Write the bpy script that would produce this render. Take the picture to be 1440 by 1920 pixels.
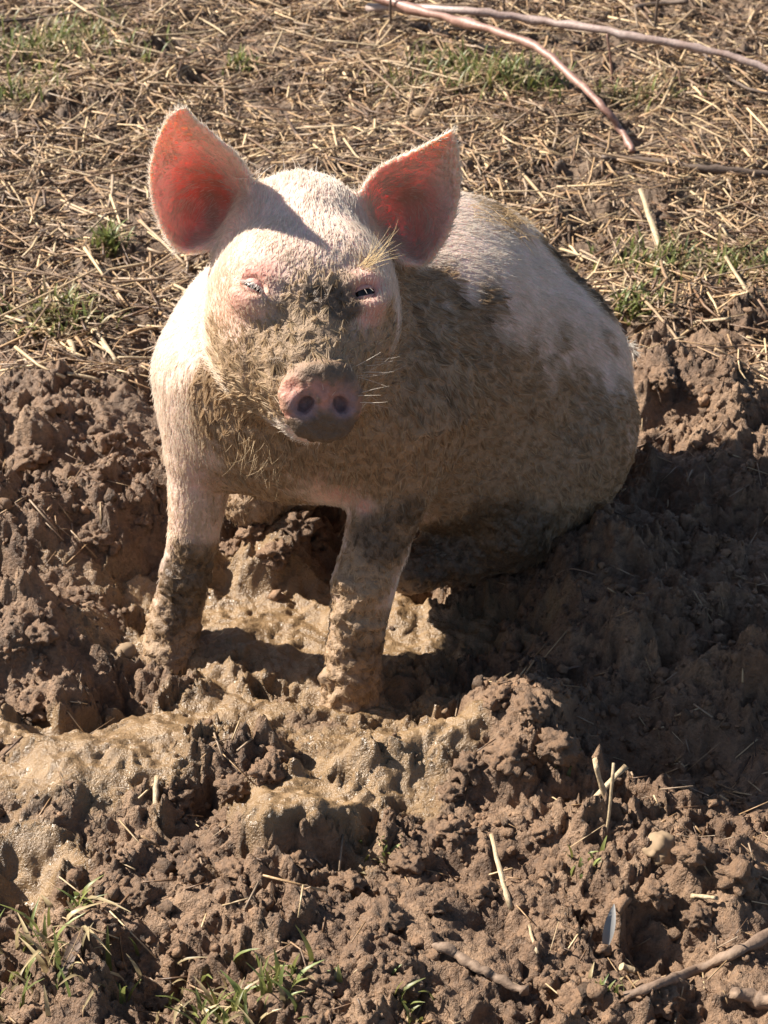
import bpy, math, random
import numpy as np
from mathutils import Vector, Matrix
from mathutils.bvhtree import BVHTree

for o in list(bpy.data.objects):
    bpy.data.objects.remove(o)
scene = bpy.context.scene
C = scene.collection
rng = np.random.default_rng(7)
random.seed(7)
R = math.radians

# ------------------------------------------------------------------ camera
CAM_H, PITCH, FPX = 1.25, R(33.0), 3583.0
cam_d = bpy.data.cameras.new('camera')
cam_d.sensor_fit = 'VERTICAL'
cam_d.sensor_height = 24.0
cam_d.lens = 24.0 * FPX / 1920.0
cam_d.clip_start, cam_d.clip_end = 0.05, 400.0
cam = bpy.data.objects.new('camera', cam_d)
C.objects.link(cam)
cam.location = (0, 0, CAM_H)
cam.rotation_euler = (math.pi / 2 - PITCH, 0, 0)
scene.camera = cam
cam_d.dof.use_dof = True
cam_d.dof.focus_distance = 1.80
cam_d.dof.aperture_fstop = 11.5

# ------------------------------------------------------------------ sky, sun, exposure
SUN_EL, SUN_AZ = R(41.0), R(162.0)       # azimuth measured from +X towards +Y
sun_dir = Vector((math.cos(SUN_EL) * math.cos(SUN_AZ), math.cos(SUN_EL) * math.sin(SUN_AZ), math.sin(SUN_EL)))
world = bpy.data.worlds.new('World')
scene.world = world
world.use_nodes = True
wn = world.node_tree
sky = wn.nodes.new('ShaderNodeTexSky')
sky.sky_type = 'NISHITA'
sky.sun_disc = False
sky.sun_elevation = SUN_EL
sky.sun_rotation = math.pi / 2 - SUN_AZ
wn.links.new(sky.outputs[0], wn.nodes['Background'].inputs[0])
wn.nodes['Background'].inputs[1].default_value = 0.05
sun_d = bpy.data.lights.new('sun', 'SUN')
sun_d.energy = 5.0
sun_d.angle = R(0.55)
sun_d.color = (1.0, 0.935, 0.83)
sun = bpy.data.objects.new('sun', sun_d)
C.objects.link(sun)
sun.location = (-4, 4, 5)
sun.rotation_euler = sun_dir.to_track_quat('Z', 'Y').to_euler()
scene.view_settings.view_transform = 'Standard'
scene.view_settings.look = 'None'
scene.view_settings.gamma = 1.0
scene.view_settings.use_curve_mapping = False
scene.view_settings.exposure = 1.35
scene.cycles.use_denoising = True
scene.cycles.max_bounces = 8
scene.cycles.diffuse_bounces = 4
scene.cycles.transmission_bounces = 6
scene.cycles.sample_clamp_indirect = 6.0

# ------------------------------------------------------------------ pixel -> place
cp, sp = math.cos(PITCH), math.sin(PITCH)
def ray(px, py):
    u, v = (px - 720.0) / FPX, (960.0 - py) / FPX
    return np.array([u, cp + v * sp, -sp + v * cp])
def at(px, py, Y):                       # the point of a pixel's direction at distance Y
    d = ray(px, py)
    return np.array([0, 0, CAM_H]) + d * (Y / d[1])
def G(px, py, z=0.0):                    # where a pixel's direction meets the level z
    d = ray(px, py)
    return np.array([0, 0, CAM_H]) + d * ((z - CAM_H) / d[2])

# ------------------------------------------------------------------ noise
def _h(ix, iy, iz, s):
    a = (ix.astype(np.int64) * 374761393 + iy.astype(np.int64) * 668265263 + iz * 2147483647 + s * 1274126177) & 0xFFFFFFFF
    a = ((a ^ (a >> 13)) * 1274126177) & 0xFFFFFFFF
    a = ((a ^ (a >> 16)) * 2246822519) & 0xFFFFFFFF
    return ((a ^ (a >> 15)) & 0xFFFFFF).astype(np.float32) / 16777216.0
def perlin2(x, y, s=0):
    ix, iy = np.floor(x), np.floor(y)
    fx, fy = (x - ix).astype(np.float32), (y - iy).astype(np.float32)
    u, v = fx * fx * fx * (fx * (fx * 6 - 15) + 10), fy * fy * fy * (fy * (fy * 6 - 15) + 10)
    def g(dx, dy):
        a = _h(ix + dx, iy + dy, 0, s) * 6.2831853
        return np.cos(a) * (fx - dx) + np.sin(a) * (fy - dy)
    a = g(0, 0) * (1 - u) + g(1, 0) * u
    b = g(0, 1) * (1 - u) + g(1, 1) * u
    return (a * (1 - v) + b * v) * 1.5
def fbm2(x, y, oct=4, s=0, gain=.5):
    t, a = 0, 1.0
    for k in range(oct):
        t = t + a * perlin2(x * 2 ** k + 17.3 * k, y * 2 ** k - 9.1 * k, s + k)
        a *= gain
    return t
def worley2(x, y, s=0):
    ix, iy = np.floor(x), np.floor(y)
    f1 = np.full(x.shape, 9.0, np.float32)
    for dx in (-1, 0, 1):
        for dy in (-1, 0, 1):
            cx, cy = ix + dx, iy + dy
            px = cx + _h(cx, cy, 1, s)
            py = cy + _h(cx, cy, 2, s)
            f1 = np.minimum(f1, ((px - x) ** 2 + (py - y) ** 2).astype(np.float32))
    return np.sqrt(f1)
def vnoise3(p, s=0):
    i = np.floor(p)
    f = (p - i).astype(np.float32)
    f = f * f * (3 - 2 * f)
    i = i.astype(np.int64)
    def g(a, b, c):
        return _h(i[:, 0] + a, i[:, 1] + b, i[:, 2] + c, s)
    x, y, z = f[:, 0], f[:, 1], f[:, 2]
    def lx(b, c): return g(0, b, c) * (1 - x) + g(1, b, c) * x
    return (lx(0, 0) * (1 - y) + lx(1, 0) * y) * (1 - z) + (lx(0, 1) * (1 - y) + lx(1, 1) * y) * z
def fbm3(p, oct=3, s=0):
    t, a, n = 0, 1.0, 0
    for k in range(oct):
        t = t + a * (vnoise3(p * 2 ** k + 11.7 * k, s + k) - .5)
        n += a
        a *= .5
    return t / n * 2
def sstep(a, b, x):
    t = np.clip((x - a) / (b - a), 0, 1)
    return t * t * (3 - 2 * t)

# ------------------------------------------------------------------ materials
def mat(name):
    m = bpy.data.materials.new(name)
    m.use_nodes = True
    nt = m.node_tree
    return m, nt, nt.nodes['Principled BSDF']
def node(nt, t, **k):
    n = nt.nodes.new(t)
    for a, b in k.items():
        setattr(n, a, b)
    return n
def attr(nt, name):
    return node(nt, 'ShaderNodeAttribute', attribute_name=name)
def noise_tex(nt, scale, detail=6, rough=.6, coord=None, dist=0):
    n = node(nt, 'ShaderNodeTexNoise')
    n.inputs['Scale'].default_value = scale
    n.inputs['Detail'].default_value = detail
    n.inputs['Roughness'].default_value = rough
    n.inputs['Distortion'].default_value = dist
    if coord is not None:
        nt.links.new(coord, n.inputs['Vector'])
    return n
def ramp(nt, fac, stops):
    r = node(nt, 'ShaderNodeValToRGB')
    els = r.color_ramp.elements
    while len(els) < len(stops):
        els.new(.5)
    for e, (p, c) in zip(els, stops):
        e.position = p
        e.color = (*c, 1)
    nt.links.new(fac, r.inputs[0])
    return r
def mix(nt, fac, a, b, mode='MIX'):
    m = node(nt, 'ShaderNodeMix', data_type='RGBA', blend_type=mode)
    for sock, v in ((m.inputs[0], fac), (m.inputs[6], a), (m.inputs[7], b)):
        if isinstance(v, (int, float)):
            sock.default_value = v
        elif isinstance(v, tuple):
            sock.default_value = (*v, 1)
        else:
            nt.links.new(v, sock)
    return m.outputs[2]
def math_n(nt, op, a, b=0.0):
    m = node(nt, 'ShaderNodeMath', operation=op)
    for sock, v in ((m.inputs[0], a), (m.inputs[1], b)):
        if isinstance(v, (int, float)):
            sock.default_value = v
        else:
            nt.links.new(v, sock)
    return m.outputs[0]

def ground_material():
    m, nt, b = mat('wallow_soil')
    co = node(nt, 'ShaderNodeTexCoord').outputs['Object']
    wet, lit, smo = attr(nt, 'wet').outputs['Fac'], attr(nt, 'litter').outputs['Fac'], attr(nt, 'smoothmud').outputs['Fac']
    n1 = noise_tex(nt, 14, 8, .62, co)
    n2 = noise_tex(nt, 160, 5, .65, co)
    n3 = noise_tex(nt, 45, 4, .6, co)
    soil = ramp(nt, n1.outputs[0], [(.28, (.088, .048, .027)), (.5, (.190, .112, .064)), (.72, (.30, .190, .114))]).outputs[0]
    soil = mix(nt, .55, soil, ramp(nt, n2.outputs[0], [(.3, (.35, .35, .35)), (.7, (1.5, 1.48, 1.45))]).outputs[0], 'MULTIPLY')
    tan = ramp(nt, n3.outputs[0], [(.3, (.178, .110, .055)), (.6, (.245, .156, .080)), (.8, (.285, .190, .106))]).outputs[0]
    dry = ramp(nt, n3.outputs[0], [(.3, (.095, .057, .033)), (.7, (.19, .122, .075))]).outputs[0]
    c = mix(nt, lit, soil, dry)
    c = mix(nt, wet, c, tan)
    nt.links.new(c, b.inputs['Base Color'])
    n4 = noise_tex(nt, 30, 3, .5, co)
    wr = math_n(nt, 'ADD', math_n(nt, 'MULTIPLY', n4.outputs[0],   .42), .08)
    rg = node(nt, 'ShaderNodeMix', data_type='FLOAT')
    nt.links.new(wet, rg.inputs[0])
    rg.inputs[2].default_value = .62
    nt.links.new(wr, rg.inputs[3])
    nt.links.new(rg.outputs[0], b.inputs['Roughness'])
    b.inputs['Specular IOR Level'].default_value = .5
    bn = node(nt, 'ShaderNodeBump')
    nf = noise_tex(nt, 420, 4, .6, co)
    hsum = math_n(nt, 'ADD', nf.outputs[0], math_n(nt, 'MULTIPLY', n2.outputs[0], 1.6))
    nt.links.new(hsum, bn.inputs['Height'])
    st = math_n(nt, 'SUBTRACT', .95, math_n(nt, 'MULTIPLY', smo, .38))
    nt.links.new(st, bn.inputs['Strength'])
    bn.inputs['Distance'].default_value = .0034
    nt.links.new(bn.outputs[0], b.inputs['Normal'])
    return m
def crumb_material():
    m, nt, b = mat('soil_crumb')
    co = node(nt, 'ShaderNodeTexCoord').outputs['Object']
    col = attr(nt, 'Col').outputs['Color']
    n2 = noise_tex(nt, 330, 6, .68, co)
    c = mix(nt, .6, col, ramp(nt, n2.outputs[0], [(.3, (.55, .55, .55)), (.7, (1.25, 1.24, 1.2))]).outputs[0], 'MULTIPLY')
    nt.links.new(c, b.inputs['Base Color'])
    b.inputs['Roughness'].default_value = .6
    bn = node(nt, 'ShaderNodeBump')
    nt.links.new(n2.outputs[0], bn.inputs['Height'])
    bn.inputs['Strength'].default_value = 1.0
    bn.inputs['Distance'].default_value = .004
    nt.links.new(bn.outputs[0], b.inputs['Normal'])
    return m
def plant_material(name, rough=.55, use_random=False, stops=None, transl=.0, grain=(1, 1, 1)):
    # colour, long grain and a little relief
    m, nt, b = mat(name)
    co = node(nt, 'ShaderNodeTexCoord').outputs['Object']
    if use_random:
        rnd = node(nt, 'ShaderNodeObjectInfo').outputs['Random']
        col = ramp(nt, rnd, stops).outputs[0]
    elif stops:
        n = noise_tex(nt, 22, 5, .6, co)
        col = ramp(nt, n.outputs[0], stops).outputs[0]
    else:
        col = attr(nt, 'Col').outputs['Color']
    mp = node(nt, 'ShaderNodeMapping')
    mp.inputs['Scale'].default_value = grain
    nt.links.new(co, mp.inputs[0])
    g = noise_tex(nt, 180, 3, .6, mp.outputs[0])
    c = mix(nt, .5, col, ramp(nt, g.outputs[0], [(.3, (.55, .52, .5)), (.7, (1.2, 1.2, 1.2))]).outputs[0], 'MULTIPLY')
    nt.links.new(c, b.inputs['Base Color'])
    b.inputs['Roughness'].default_value = rough
    if transl:
        out = nt.nodes['Material Output']
        t = node(nt, 'ShaderNodeBsdfTranslucent')
        nt.links.new(c, t.inputs[0])
        s = node(nt, 'ShaderNodeMixShader')
        s.inputs[0].default_value = transl
        nt.links.new(b.outputs[0], s.inputs[1])
        nt.links.new(t.outputs[0], s.inputs[2])
        nt.links.new(s.outputs[0], out.inputs[0])
    else:
        bn = node(nt, 'ShaderNodeBump')
        nt.links.new(g.outputs[0], bn.inputs['Height'])
        bn.inputs['Strength'].default_value = .5
        bn.inputs['Distance'].default_value = .002
        nt.links.new(bn.outputs[0], b.inputs['Normal'])
    return m
def simple_material(name, col, rough, spec=.5):
    m, nt, b = mat(name)
    co = node(nt, 'ShaderNodeTexCoord').outputs['Object']
    n = noise_tex(nt, 60, 4, .6, co)
    c = mix(nt, .35, col, ramp(nt, n.outputs[0], [(.3, (.6, .6, .6)), (.7, (1.25, 1.25, 1.25))]).outputs[0], 'MULTIPLY')
    nt.links.new(c, b.inputs['Base Color'])
    b.inputs['Roughness'].default_value = rough
    b.inputs['Specular IOR Level'].default_value = spec
    return m
def skin_material():
    m, nt, b = mat('pig_skin')
    co = node(nt, 'ShaderNodeTexCoord').outputs['Object']
    col = attr(nt, 'Col').outputs['Color']
    mud, wet = attr(nt, 'mud').outputs['Fac'], attr(nt, 'wetmud').outputs['Fac']
    n = noise_tex(nt, 240, 5, .65, co)
    c = mix(nt, .45, col, ramp(nt, n.outputs[0], [(.3, (.62, .6, .58)), (.7, (1.2, 1.2, 1.2))]).outputs[0], 'MULTIPLY')
    nt.links.new(c, b.inputs['Base Color'])
    rg = math_n(nt, 'SUBTRACT', .6, math_n(nt, 'MULTIPLY', wet, .3))
    nt.links.new(rg, b.inputs['Roughness'])
    b.subsurface_method = 'RANDOM_WALK'
    sw = math_n(nt, 'MULTIPLY', math_n(nt, 'SUBTRACT', 1.0, mud), attr(nt, 'sss').outputs['Fac'])
    nt.links.new(sw, b.inputs['Subsurface Weight'])
    b.inputs['Subsurface Radius'].default_value = (1.0, .42, .28)
    b.inputs['Subsurface Scale'].default_value = .012
    bn = node(nt, 'ShaderNodeBump')
    v = node(nt, 'ShaderNodeTexVoronoi')
    v.inputs['Scale'].default_value = 320
    nt.links.new(co, v.inputs['Vector'])
    h = math_n(nt, 'ADD', math_n(nt, 'MULTIPLY', v.outputs[0], .5), math_n(nt, 'MULTIPLY', n.outputs[0], math_n(nt, 'ADD', math_n(nt, 'MULTIPLY', mud, 2.5), .3)))
    nt.links.new(h, bn.inputs['Height'])
    bn.inputs['Strength'].default_value = .55
    bn.inputs['Distance'].default_value = .002
    nt.links.new(bn.outputs[0], b.inputs['Normal'])
    return m
def hair_material():
    m, nt, b = mat('pig_bristle')
    col = attr(nt, 'hcol').outputs['Color']
    nt.links.new(col, b.inputs['Base Color'])
    b.inputs['Roughness'].default_value = .42
    b.inputs['Specular IOR Level'].default_value = .35
    t = node(nt, 'ShaderNodeBsdfTranslucent')
    nt.links.new(col, t.inputs[0])
    s = node(nt, 'ShaderNodeMixShader')
    s.inputs[0].default_value = .3
    nt.links.new(b.outputs[0], s.inputs[1])
    nt.links.new(t.outputs[0], s.inputs[2])
    nt.links.new(s.outputs[0], nt.nodes['Material Output'].inputs[0])
    return m
M = dict(
    ground=ground_material(), crumb=crumb_material(), skin=skin_material(), hair=hair_material(),
    straw=plant_material('straw_litter', .5),
    strawi=plant_material('straw_stem', .5, True, [(0, (.18, .105, .06)), (.3, (.31, .20, .115)), (.65, (.44, .31, .18)), (1, (.56, .43, .26))], grain=(.12, 1, 1)),
    grass=plant_material('grass_blade', .45, transl=.35),
    bark=plant_material('dark_bark', .7, stops=[(.3, (.07, .045, .032)), (.7, (.16, .11, .08))]),
    pink=plant_material('bramble_bark', .45, stops=[(.3, (.20, .105, .08)), (.7, (.36, .21, .165))]),
    pale=plant_material('pale_bramble_bark', .45, stops=[(.3, (.27, .18, .15)), (.7, (.45, .35, .31))]),
    root=plant_material('root_bark', .75, stops=[(.3, (.13, .082, .056)), (.7, (.27, .185, .125))]),
    stone=simple_material('field_stone', (.25, .17, .10), .85),
    greyleaf=simple_material('withered_leaf', (.22, .21, .20), .5),
    eye=simple_material('eye', (.012, .008, .006), .2, .3),
    nostril=simple_material('nostril', (.20, .09, .10), .35),
    water=simple_material('muddy_water', (.075, .05, .032), .06, .6),
)

# ------------------------------------------------------------------ object helpers
def tag(o, label=None, cat=None, group=None, kind=None):
    for k, v in (('label', label), ('category', cat), ('group', group), ('kind', kind)):
        if v:
            o[k] = v
    return o
def mesh_obj(name, V, F, m=None, parent=None, smooth=True, attrs=None, mesh_only=False):
    me = bpy.data.meshes.new(name)
    V = np.asarray(V, np.float32)
    if isinstance(F, np.ndarray):
        me.vertices.add(len(V))
        me.vertices.foreach_set('co', V.ravel())
        k = F.shape[1]
        me.loops.add(F.size)
        me.loops.foreach_set('vertex_index', F.astype(np.int32).ravel())
        me.polygons.add(len(F))
        me.polygons.foreach_set('loop_start', np.arange(0, F.size, k, dtype=np.int32))
        me.update(calc_edges=True)
        me.validate()
    else:
        me.from_pydata(V.tolist(), [], F)
    if smooth:
        me.polygons.foreach_set('use_smooth', np.ones(len(me.polygons), bool))
    for n, a in (attrs or {}).items():
        if a.ndim == 1:
            at_ = me.attributes.new(n, 'FLOAT', 'POINT')
            at_.data.foreach_set('value', a.astype(np.float32))
        else:
            at_ = me.attributes.new(n, 'FLOAT_COLOR', 'POINT')
            c4 = np.ones((len(a), 4), np.float32)
            c4[:, :3] = a
            at_.data.foreach_set('color', c4.ravel())
    if m:
        me.materials.append(m)
    me.update()
    if mesh_only:
        return me
    o = bpy.data.objects.new(name, me)
    C.objects.link(o)
    if parent:
        o.parent = parent
    return o
def tube(pts, radii, sides=8, jitter=0.0, s=0, flute=0.0):
    """vertices and quads of a closed tapering tube through pts"""
    pts = np.asarray(pts, float)
    n = len(pts)
    T = np.gradient(pts, axis=0)
    T /= np.linalg.norm(T, axis=1)[:, None] + 1e-9
    up = np.array([0.13, 0.21, 1.0])
    A = np.cross(T, up)
    A /= np.linalg.norm(A, axis=1)[:, None] + 1e-9
    B = np.cross(A, T)
    ang = np.linspace(0, 2 * math.pi, sides, endpoint=False)
    rr = np.asarray(radii)[:, None] * np.ones(sides)[None]
    if flute:
        rr = rr * (1 + flute * np.random.default_rng(s + 5).uniform(-1, 1, sides))[None]
    if jitter:
        rr = rr * (1 + jitter * np.random.default_rng(s).normal(size=rr.shape))
    V = pts[:, None] + rr[..., None] * (np.cos(ang)[None, :, None] * A[:, None] + np.sin(ang)[None, :, None] * B[:, None])
    V = V.reshape(-1, 3)
    F = []
    for i in range(n - 1):
        for k in range(sides):
            a, b = i * sides + k, i * sides + (k + 1) % sides
            F.append((a, b, b + sides, a + sides))
    F.append(tuple(range(sides - 1, -1, -1)))
    F.append(tuple((n - 1) * sides + k for k in range(sides)))
    return V, F
def smooth_path(P, n):
    P = np.asarray(P, float)
    t = np.linspace(0, len(P) - 1, n)
    out = []
    for v in t:
        i = min(int(v), len(P) - 2)
        f = v - i
        p0, p1, p2, p3 = P[max(i - 1, 0)], P[i], P[i + 1], P[min(i + 2, len(P) - 1)]
        out.append(.5 * ((2 * p1) + (-p0 + p2) * f + (2 * p0 - 5 * p1 + 4 * p2 - p3) * f * f + (-p0 + 3 * p1 - 3 * p2 + p3) * f ** 3))
    return np.array(out)

# ------------------------------------------------------------------ ground
def pitmask(x, y):
    c = G(570, 1205, -.05)
    n = .25 * fbm2(x * 6, y * 6, 3, 40)
    d = ((x - c[0]) / .27) ** 2 + ((y - c[1]) / .22) ** 2
    c2 = G(900, 1090, -.03)
    d2 = ((x - c2[0]) / .16) ** 2 + ((y - c2[1]) / .10) ** 2
    return np.maximum(sstep(1.35, .45, d + n), .75 * sstep(1.3, .4, d2 + n))
BUMPS = [  # pixel, height, half-widths in metres, turn in degrees
    (110, 800, .055, .13, .12, 0), (60, 1000, .045, .10, .07, 20), (215, 950, .03, .05, .06, 0),
    (40, 1180, .05, .09, .05, 0), (130, 1320, -.035, .07, .035, 10), (150, 1440, .020, .07, .05, -50),
    (45, 1640, -.035, .04, .035, 0), (60, 1500, .008, .08, .06, 0),
    (1300, 760, .075, .13, .07, -25), (1240, 700, .03, .04, .04, 0), (1180, 640, -.05, .06, .035, 0),
    (1100, 1060, .075, .07, .08, 25), (1250, 1180, .05, .09, .06, 0), (1180, 1390, -.05, .06, .04, 0),
    (1330, 1450, -.03, .1, .05, 0), (1400, 1290, .04, .07, .05, 0), (1420, 900, .05, .10, .09, 0),
    (960, 1370, .046, .080, .055, 10), (900, 1330, .014, .05, .03, 0), (750, 1425, .030, .06, .04, 0), (1030, 1440, .03, .04, .03, 0),
    (570, 1560, .042, .065, .04, 10), (600, 1620, -.015, .08, .02, 0), (400, 1500, -.028, .04, .035, 0), (520, 1440, -.02, .03, .02, 0),
    (300, 1410, .012, .08, .04, 0), (470, 1345, .010, .06, .015, 0),
    (500, 1000, .055, .055, .045, 0), (560, 970, .03, .03, .03, 0), (470, 1120, .012, .05, .03, 0), (730, 1180, .012, .04, .03, 0),
    (480, 1215, -.016, .06, .02, 0), (600, 1235, -.012, .05, .018, 0),
    (900, 1620, -.02, .05, .03, 0), (1200, 1780, -.03, .05, .03, 0), (300, 1800, -.02, .06, .04, 0), (1380, 1650, .03, .05, .04, 0),
    (950, 1720, -.018, .04, .03, 0), (650, 1750, .02, .06, .04, 0), (350, 1870, -.025, .05, .03, 0),
]
WETS = [  # pixel, half-widths, weight
    (560, 1130, .20, .11, 1.2), (720, 1150, .12, .10, 1.0), (330, 1330, .11, .05, 1.1), (260, 1410, .08, .05, 1.0), (430, 1300, .10, .04, 1.0),
    (750, 1410, .085, .055, 1.3), (570, 1550, .08, .05, 1.3), (660, 1470, .05, .04, .9), (100, 1490, .08, .05, .95), (140, 1420, .06, .04, .9),
    (500, 1390, .09, .05, .62), (650, 1330, .10, .04, .75), (450, 1290, .12, .04, .95), (700, 1490, .07, .05, .8), (380, 1450, .10, .05, .55), (200, 1480, .10, .06, .8), (640, 1260, .08, .05, .9), (860, 1250, .08, .04, .6),
    (60, 1620, .06, .04, .9), (620, 1380, .05, .03, .6), (290, 1080, .04, .03, .9), (840, 1130, .12, .06, .8), (60, 1380, .06, .04, .9), (300, 1560, .04, .03, .5),
]
def wetmask(x, y):
    return sstep(.20, .52, wetraw(x, y))
def wetraw(x, y):
    t = np.zeros_like(x)
    for px, py, rx, ry, w in WETS:
        c = G(px, py, -.02)
        t = np.maximum(t, w * np.exp(-(((x - c[0]) / rx) ** 2 + ((y - c[1]) / ry) ** 2)))
    return t + .34 * fbm2(x * 14, y * 14, 4, 5)
def littermask(x, y):
    b = G(700, 600)[1]
    return sstep(-.30, .30, y - b + .36 * fbm2(x * 4, y * 4, 4, 9) + .12 * sstep(.2, .5, np.abs(x)))
def plates(x, y, s):
    ix, iy = np.floor(x), np.floor(y)
    f1, f2 = np.full(x.shape, 9.0), np.full(x.shape, 9.0)
    hh, ax, ay = np.zeros(x.shape), np.zeros(x.shape), np.zeros(x.shape)
    for dx in (-1, 0, 1):
        for dy in (-1, 0, 1):
            cx, cy = ix + dx, iy + dy
            ox, oy = x - cx - _h(cx, cy, 1, s), y - cy - _h(cx, cy, 2, s)
            d = ox * ox + oy * oy
            n = d < f1
            f2 = np.where(n, f1, np.minimum(f2, d))
            f1 = np.where(n, d, f1)
            hh = np.where(n, _h(cx, cy, 3, s) - .5 + 1.3 * (ox * (_h(cx, cy, 4, s) - .5) + oy * (_h(cx, cy, 5, s) - .5)), hh)
    return hh * sstep(0, .22, np.sqrt(f2) - np.sqrt(f1)) - .25 * sstep(.12, 0, np.sqrt(f2) - np.sqrt(f1))
def billow(x, y, oct, s, gain=.55):
    t, a = 0, 1.0
    for k in range(oct):
        c_, s_ = math.cos(.9 * k), math.sin(.9 * k)
        t = t + a * (np.abs(perlin2((x * c_ - y * s_) * 2.03 ** k + 3.1 * k, (x * s_ + y * c_) * 2.03 ** k, s + k)) - .28)
        a *= gain
    return t
def ground_h(x, y, fine=True, parts=False):
    x = np.asarray(x, float)
    y = np.asarray(y, float)
    z = .022 * fbm2(x * 2.2, y * 2.2, 3, 1)
    pit = pitmask(x, y)
    z = z - .062 * pit
    wx, wy = x + .022 * fbm2(x * 12, y * 12, 4, 60), y + .022 * fbm2(x * 12, y * 12, 4, 61)
    for px, py, a, rx, ry, rot in BUMPS:
        c = G(px, py, 0)
        cs, sn = math.cos(R(rot)), math.sin(R(rot))
        dx, dy = wx - c[0], wy - c[1]
        u, v = (dx * cs + dy * sn) / rx, (-dx * sn + dy * cs) / ry
        z = z + a * np.exp(-(u * u + v * v) ** 1.4)
    raw = wetraw(x, y)
    W, S, L = sstep(.20, .52, raw), sstep(.44, .76, raw), littermask(x, y)
    wl = sstep(1.0, 6.0, np.hypot(x, y - 2) - 1)         # calmer far away
    rough = .48 + .80 * sstep(-.4, .4, fbm2(x * 7, y * 7, 3, 77))
    brk = sstep(-.2, .35, fbm2(x * 5 + 3, y * 5, 3, 78))
    D = (1 - S * .92) * (1 - .5 * L) * (1 - .8 * wl) * rough
    ux, uy = x + .010 * fbm2(x * 38, y * 38, 3, 70), y + .010 * fbm2(x * 38, y * 38, 3, 71)
    big = 1 - worley2(ux * 15, uy * 15, 3)
    z = z + D * (.018 * (big - .45) + .022 * fbm2(ux * 13, uy * 13, 4, 20, .55))
    z = z + D * (.016 * billow(ux * 26, uy * 26, 2, 24) + brk * .021 * plates(ux * 21, uy * 21, 90) + .010 * plates(ux * 47, uy * 47, 91))
    if fine:
        ti = 1 - worley2(ux * 150, uy * 150 + 3, 8)
        z = z + D * (.0105 * billow(ux * 60, uy * 60, 4, 130, .68) + .0052 * (ti - .5))
        z = z + S * (.0055 * fbm2(ux * 28, uy * 28, 4, 30, .55) + (.0022 * (1 - worley2(ux * 110, uy * 110, 14)) + .004 * billow(ux * 60, uy * 60, 3, 150)) * sstep(-.25, .4, fbm2(x * 9, y * 9, 2, 33)))
    if parts:
        return z, W, L, S
    return z
def axis(core, far, step0, grow=1.25):
    a = list(core)
    s = step0
    while a[-1] < far:
        s *= grow
        a.append(a[-1] + s)
    return a
xs = list(np.arange(0, .80, .0028))
while xs[-1] < 1.5:
    xs.append(xs[-1] + min(.009, .0028 + (xs[-1] - .80) * .02))
xs = np.array(axis(xs, 60, .009))
xs = np.concatenate([-xs[:0:-1], xs])
ys = [1.02]
while ys[-1] < 4.3:
    ys.append(ys[-1] + (.0025 if ys[-1] < 2.25 else min(.0065, .0025 + (ys[-1] - 2.25) * .006)))
ys = axis(ys, 90, .0065)
lo = []
s = .0028
v = ys[0]
while v > -40:
    s *= 1.3
    v -= s
    lo.append(v)
ys = np.array(lo[::-1] + ys)
XX, YY = np.meshgrid(xs, ys)
Z, WET, LIT, SMO = ground_h(XX.ravel(), YY.ravel(), parts=True)
nx, ny = len(xs), len(ys)
ii = (np.arange(ny - 1)[:, None] * nx + np.arange(nx - 1)[None]).ravel()
GF = np.stack([ii, ii + 1, ii + nx + 1, ii + nx], 1)
ground = mesh_obj('ground', np.stack([XX.ravel(), YY.ravel(), Z], 1), GF, M['ground'], attrs={'wet': WET.astype(np.float32), 'litter': LIT.astype(np.float32), 'smoothmud': SMO.astype(np.float32)})
tag(ground, 'trampled brown soil with a wet muddy wallow', None, None, 'structure')

ZG = Z.reshape(ny, nx)
def soil_z(x, y):
    x, y = np.asarray(x, float), np.asarray(y, float)
    i, j = np.clip(np.searchsorted(xs, x) - 1, 0, nx - 2), np.clip(np.searchsorted(ys, y) - 1, 0, ny - 2)
    u, v = (x - xs[i]) / (xs[i + 1] - xs[i]), (y - ys[j]) / (ys[j + 1] - ys[j])
    return (ZG[j, i] * (1 - u) + ZG[j, i + 1] * u) * (1 - v) + (ZG[j + 1, i] * (1 - u) + ZG[j + 1, i + 1] * u) * v
def hit_ground(px, py):                  # the pixel's direction brought down to the soil
    z = 0.0
    for _ in range(14):
        p = G(px, py, z)
        z = .5 * z + .5 * float(soil_z(p[0], p[1]))
    return G(px, py, z)

# muddy water standing between the front feet
c = G(500, 1215, -.075)
th = np.linspace(0, 2 * math.pi, 40, endpoint=False)
rr = 1 + .18 * np.sin(th * 3 + 1) + .1 * np.sin(th * 5)
Vw = [(c[0] + .10 * r * math.cos(t), c[1] + .032 * r * math.sin(t), -.0735) for t, r in zip(th, rr)] + [(c[0], c[1], -.0735)]
pud = mesh_obj('water', np.array(Vw), [(k, (k + 1) % 40, 40) for k in range(40)], M['water'])
tag(pud, 'dark muddy water lying between the front feet of the pig', None, None, 'structure')

#PIG_BEGIN
# ------------------------------------------------------------------ the pig
yaw, pit_, rol = R(7), R(16), R(4)
f_ = np.array([math.sin(yaw) * math.cos(pit_), -math.cos(yaw) * math.cos(pit_), -math.sin(pit_)])
r_ = np.cross(np.array([0, 0, 1.0]), f_)
r_ /= np.linalg.norm(r_)
u_ = np.cross(f_, r_)
r2 = r_ * math.cos(rol) - u_ * math.sin(rol)
u2 = u_ * math.cos(rol) + r_ * math.sin(rol)
r_, u_ = r2, u2
if r_[0] < 0:
    r_ = -r_
HO = at(580, 545, 1.635)
def hp(a, b, c):
    return HO + a * r_ + b * f_ + c * u_
HB = np.stack([r_, f_, u_])              # rows: head axes
I3 = np.eye(3)

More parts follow.
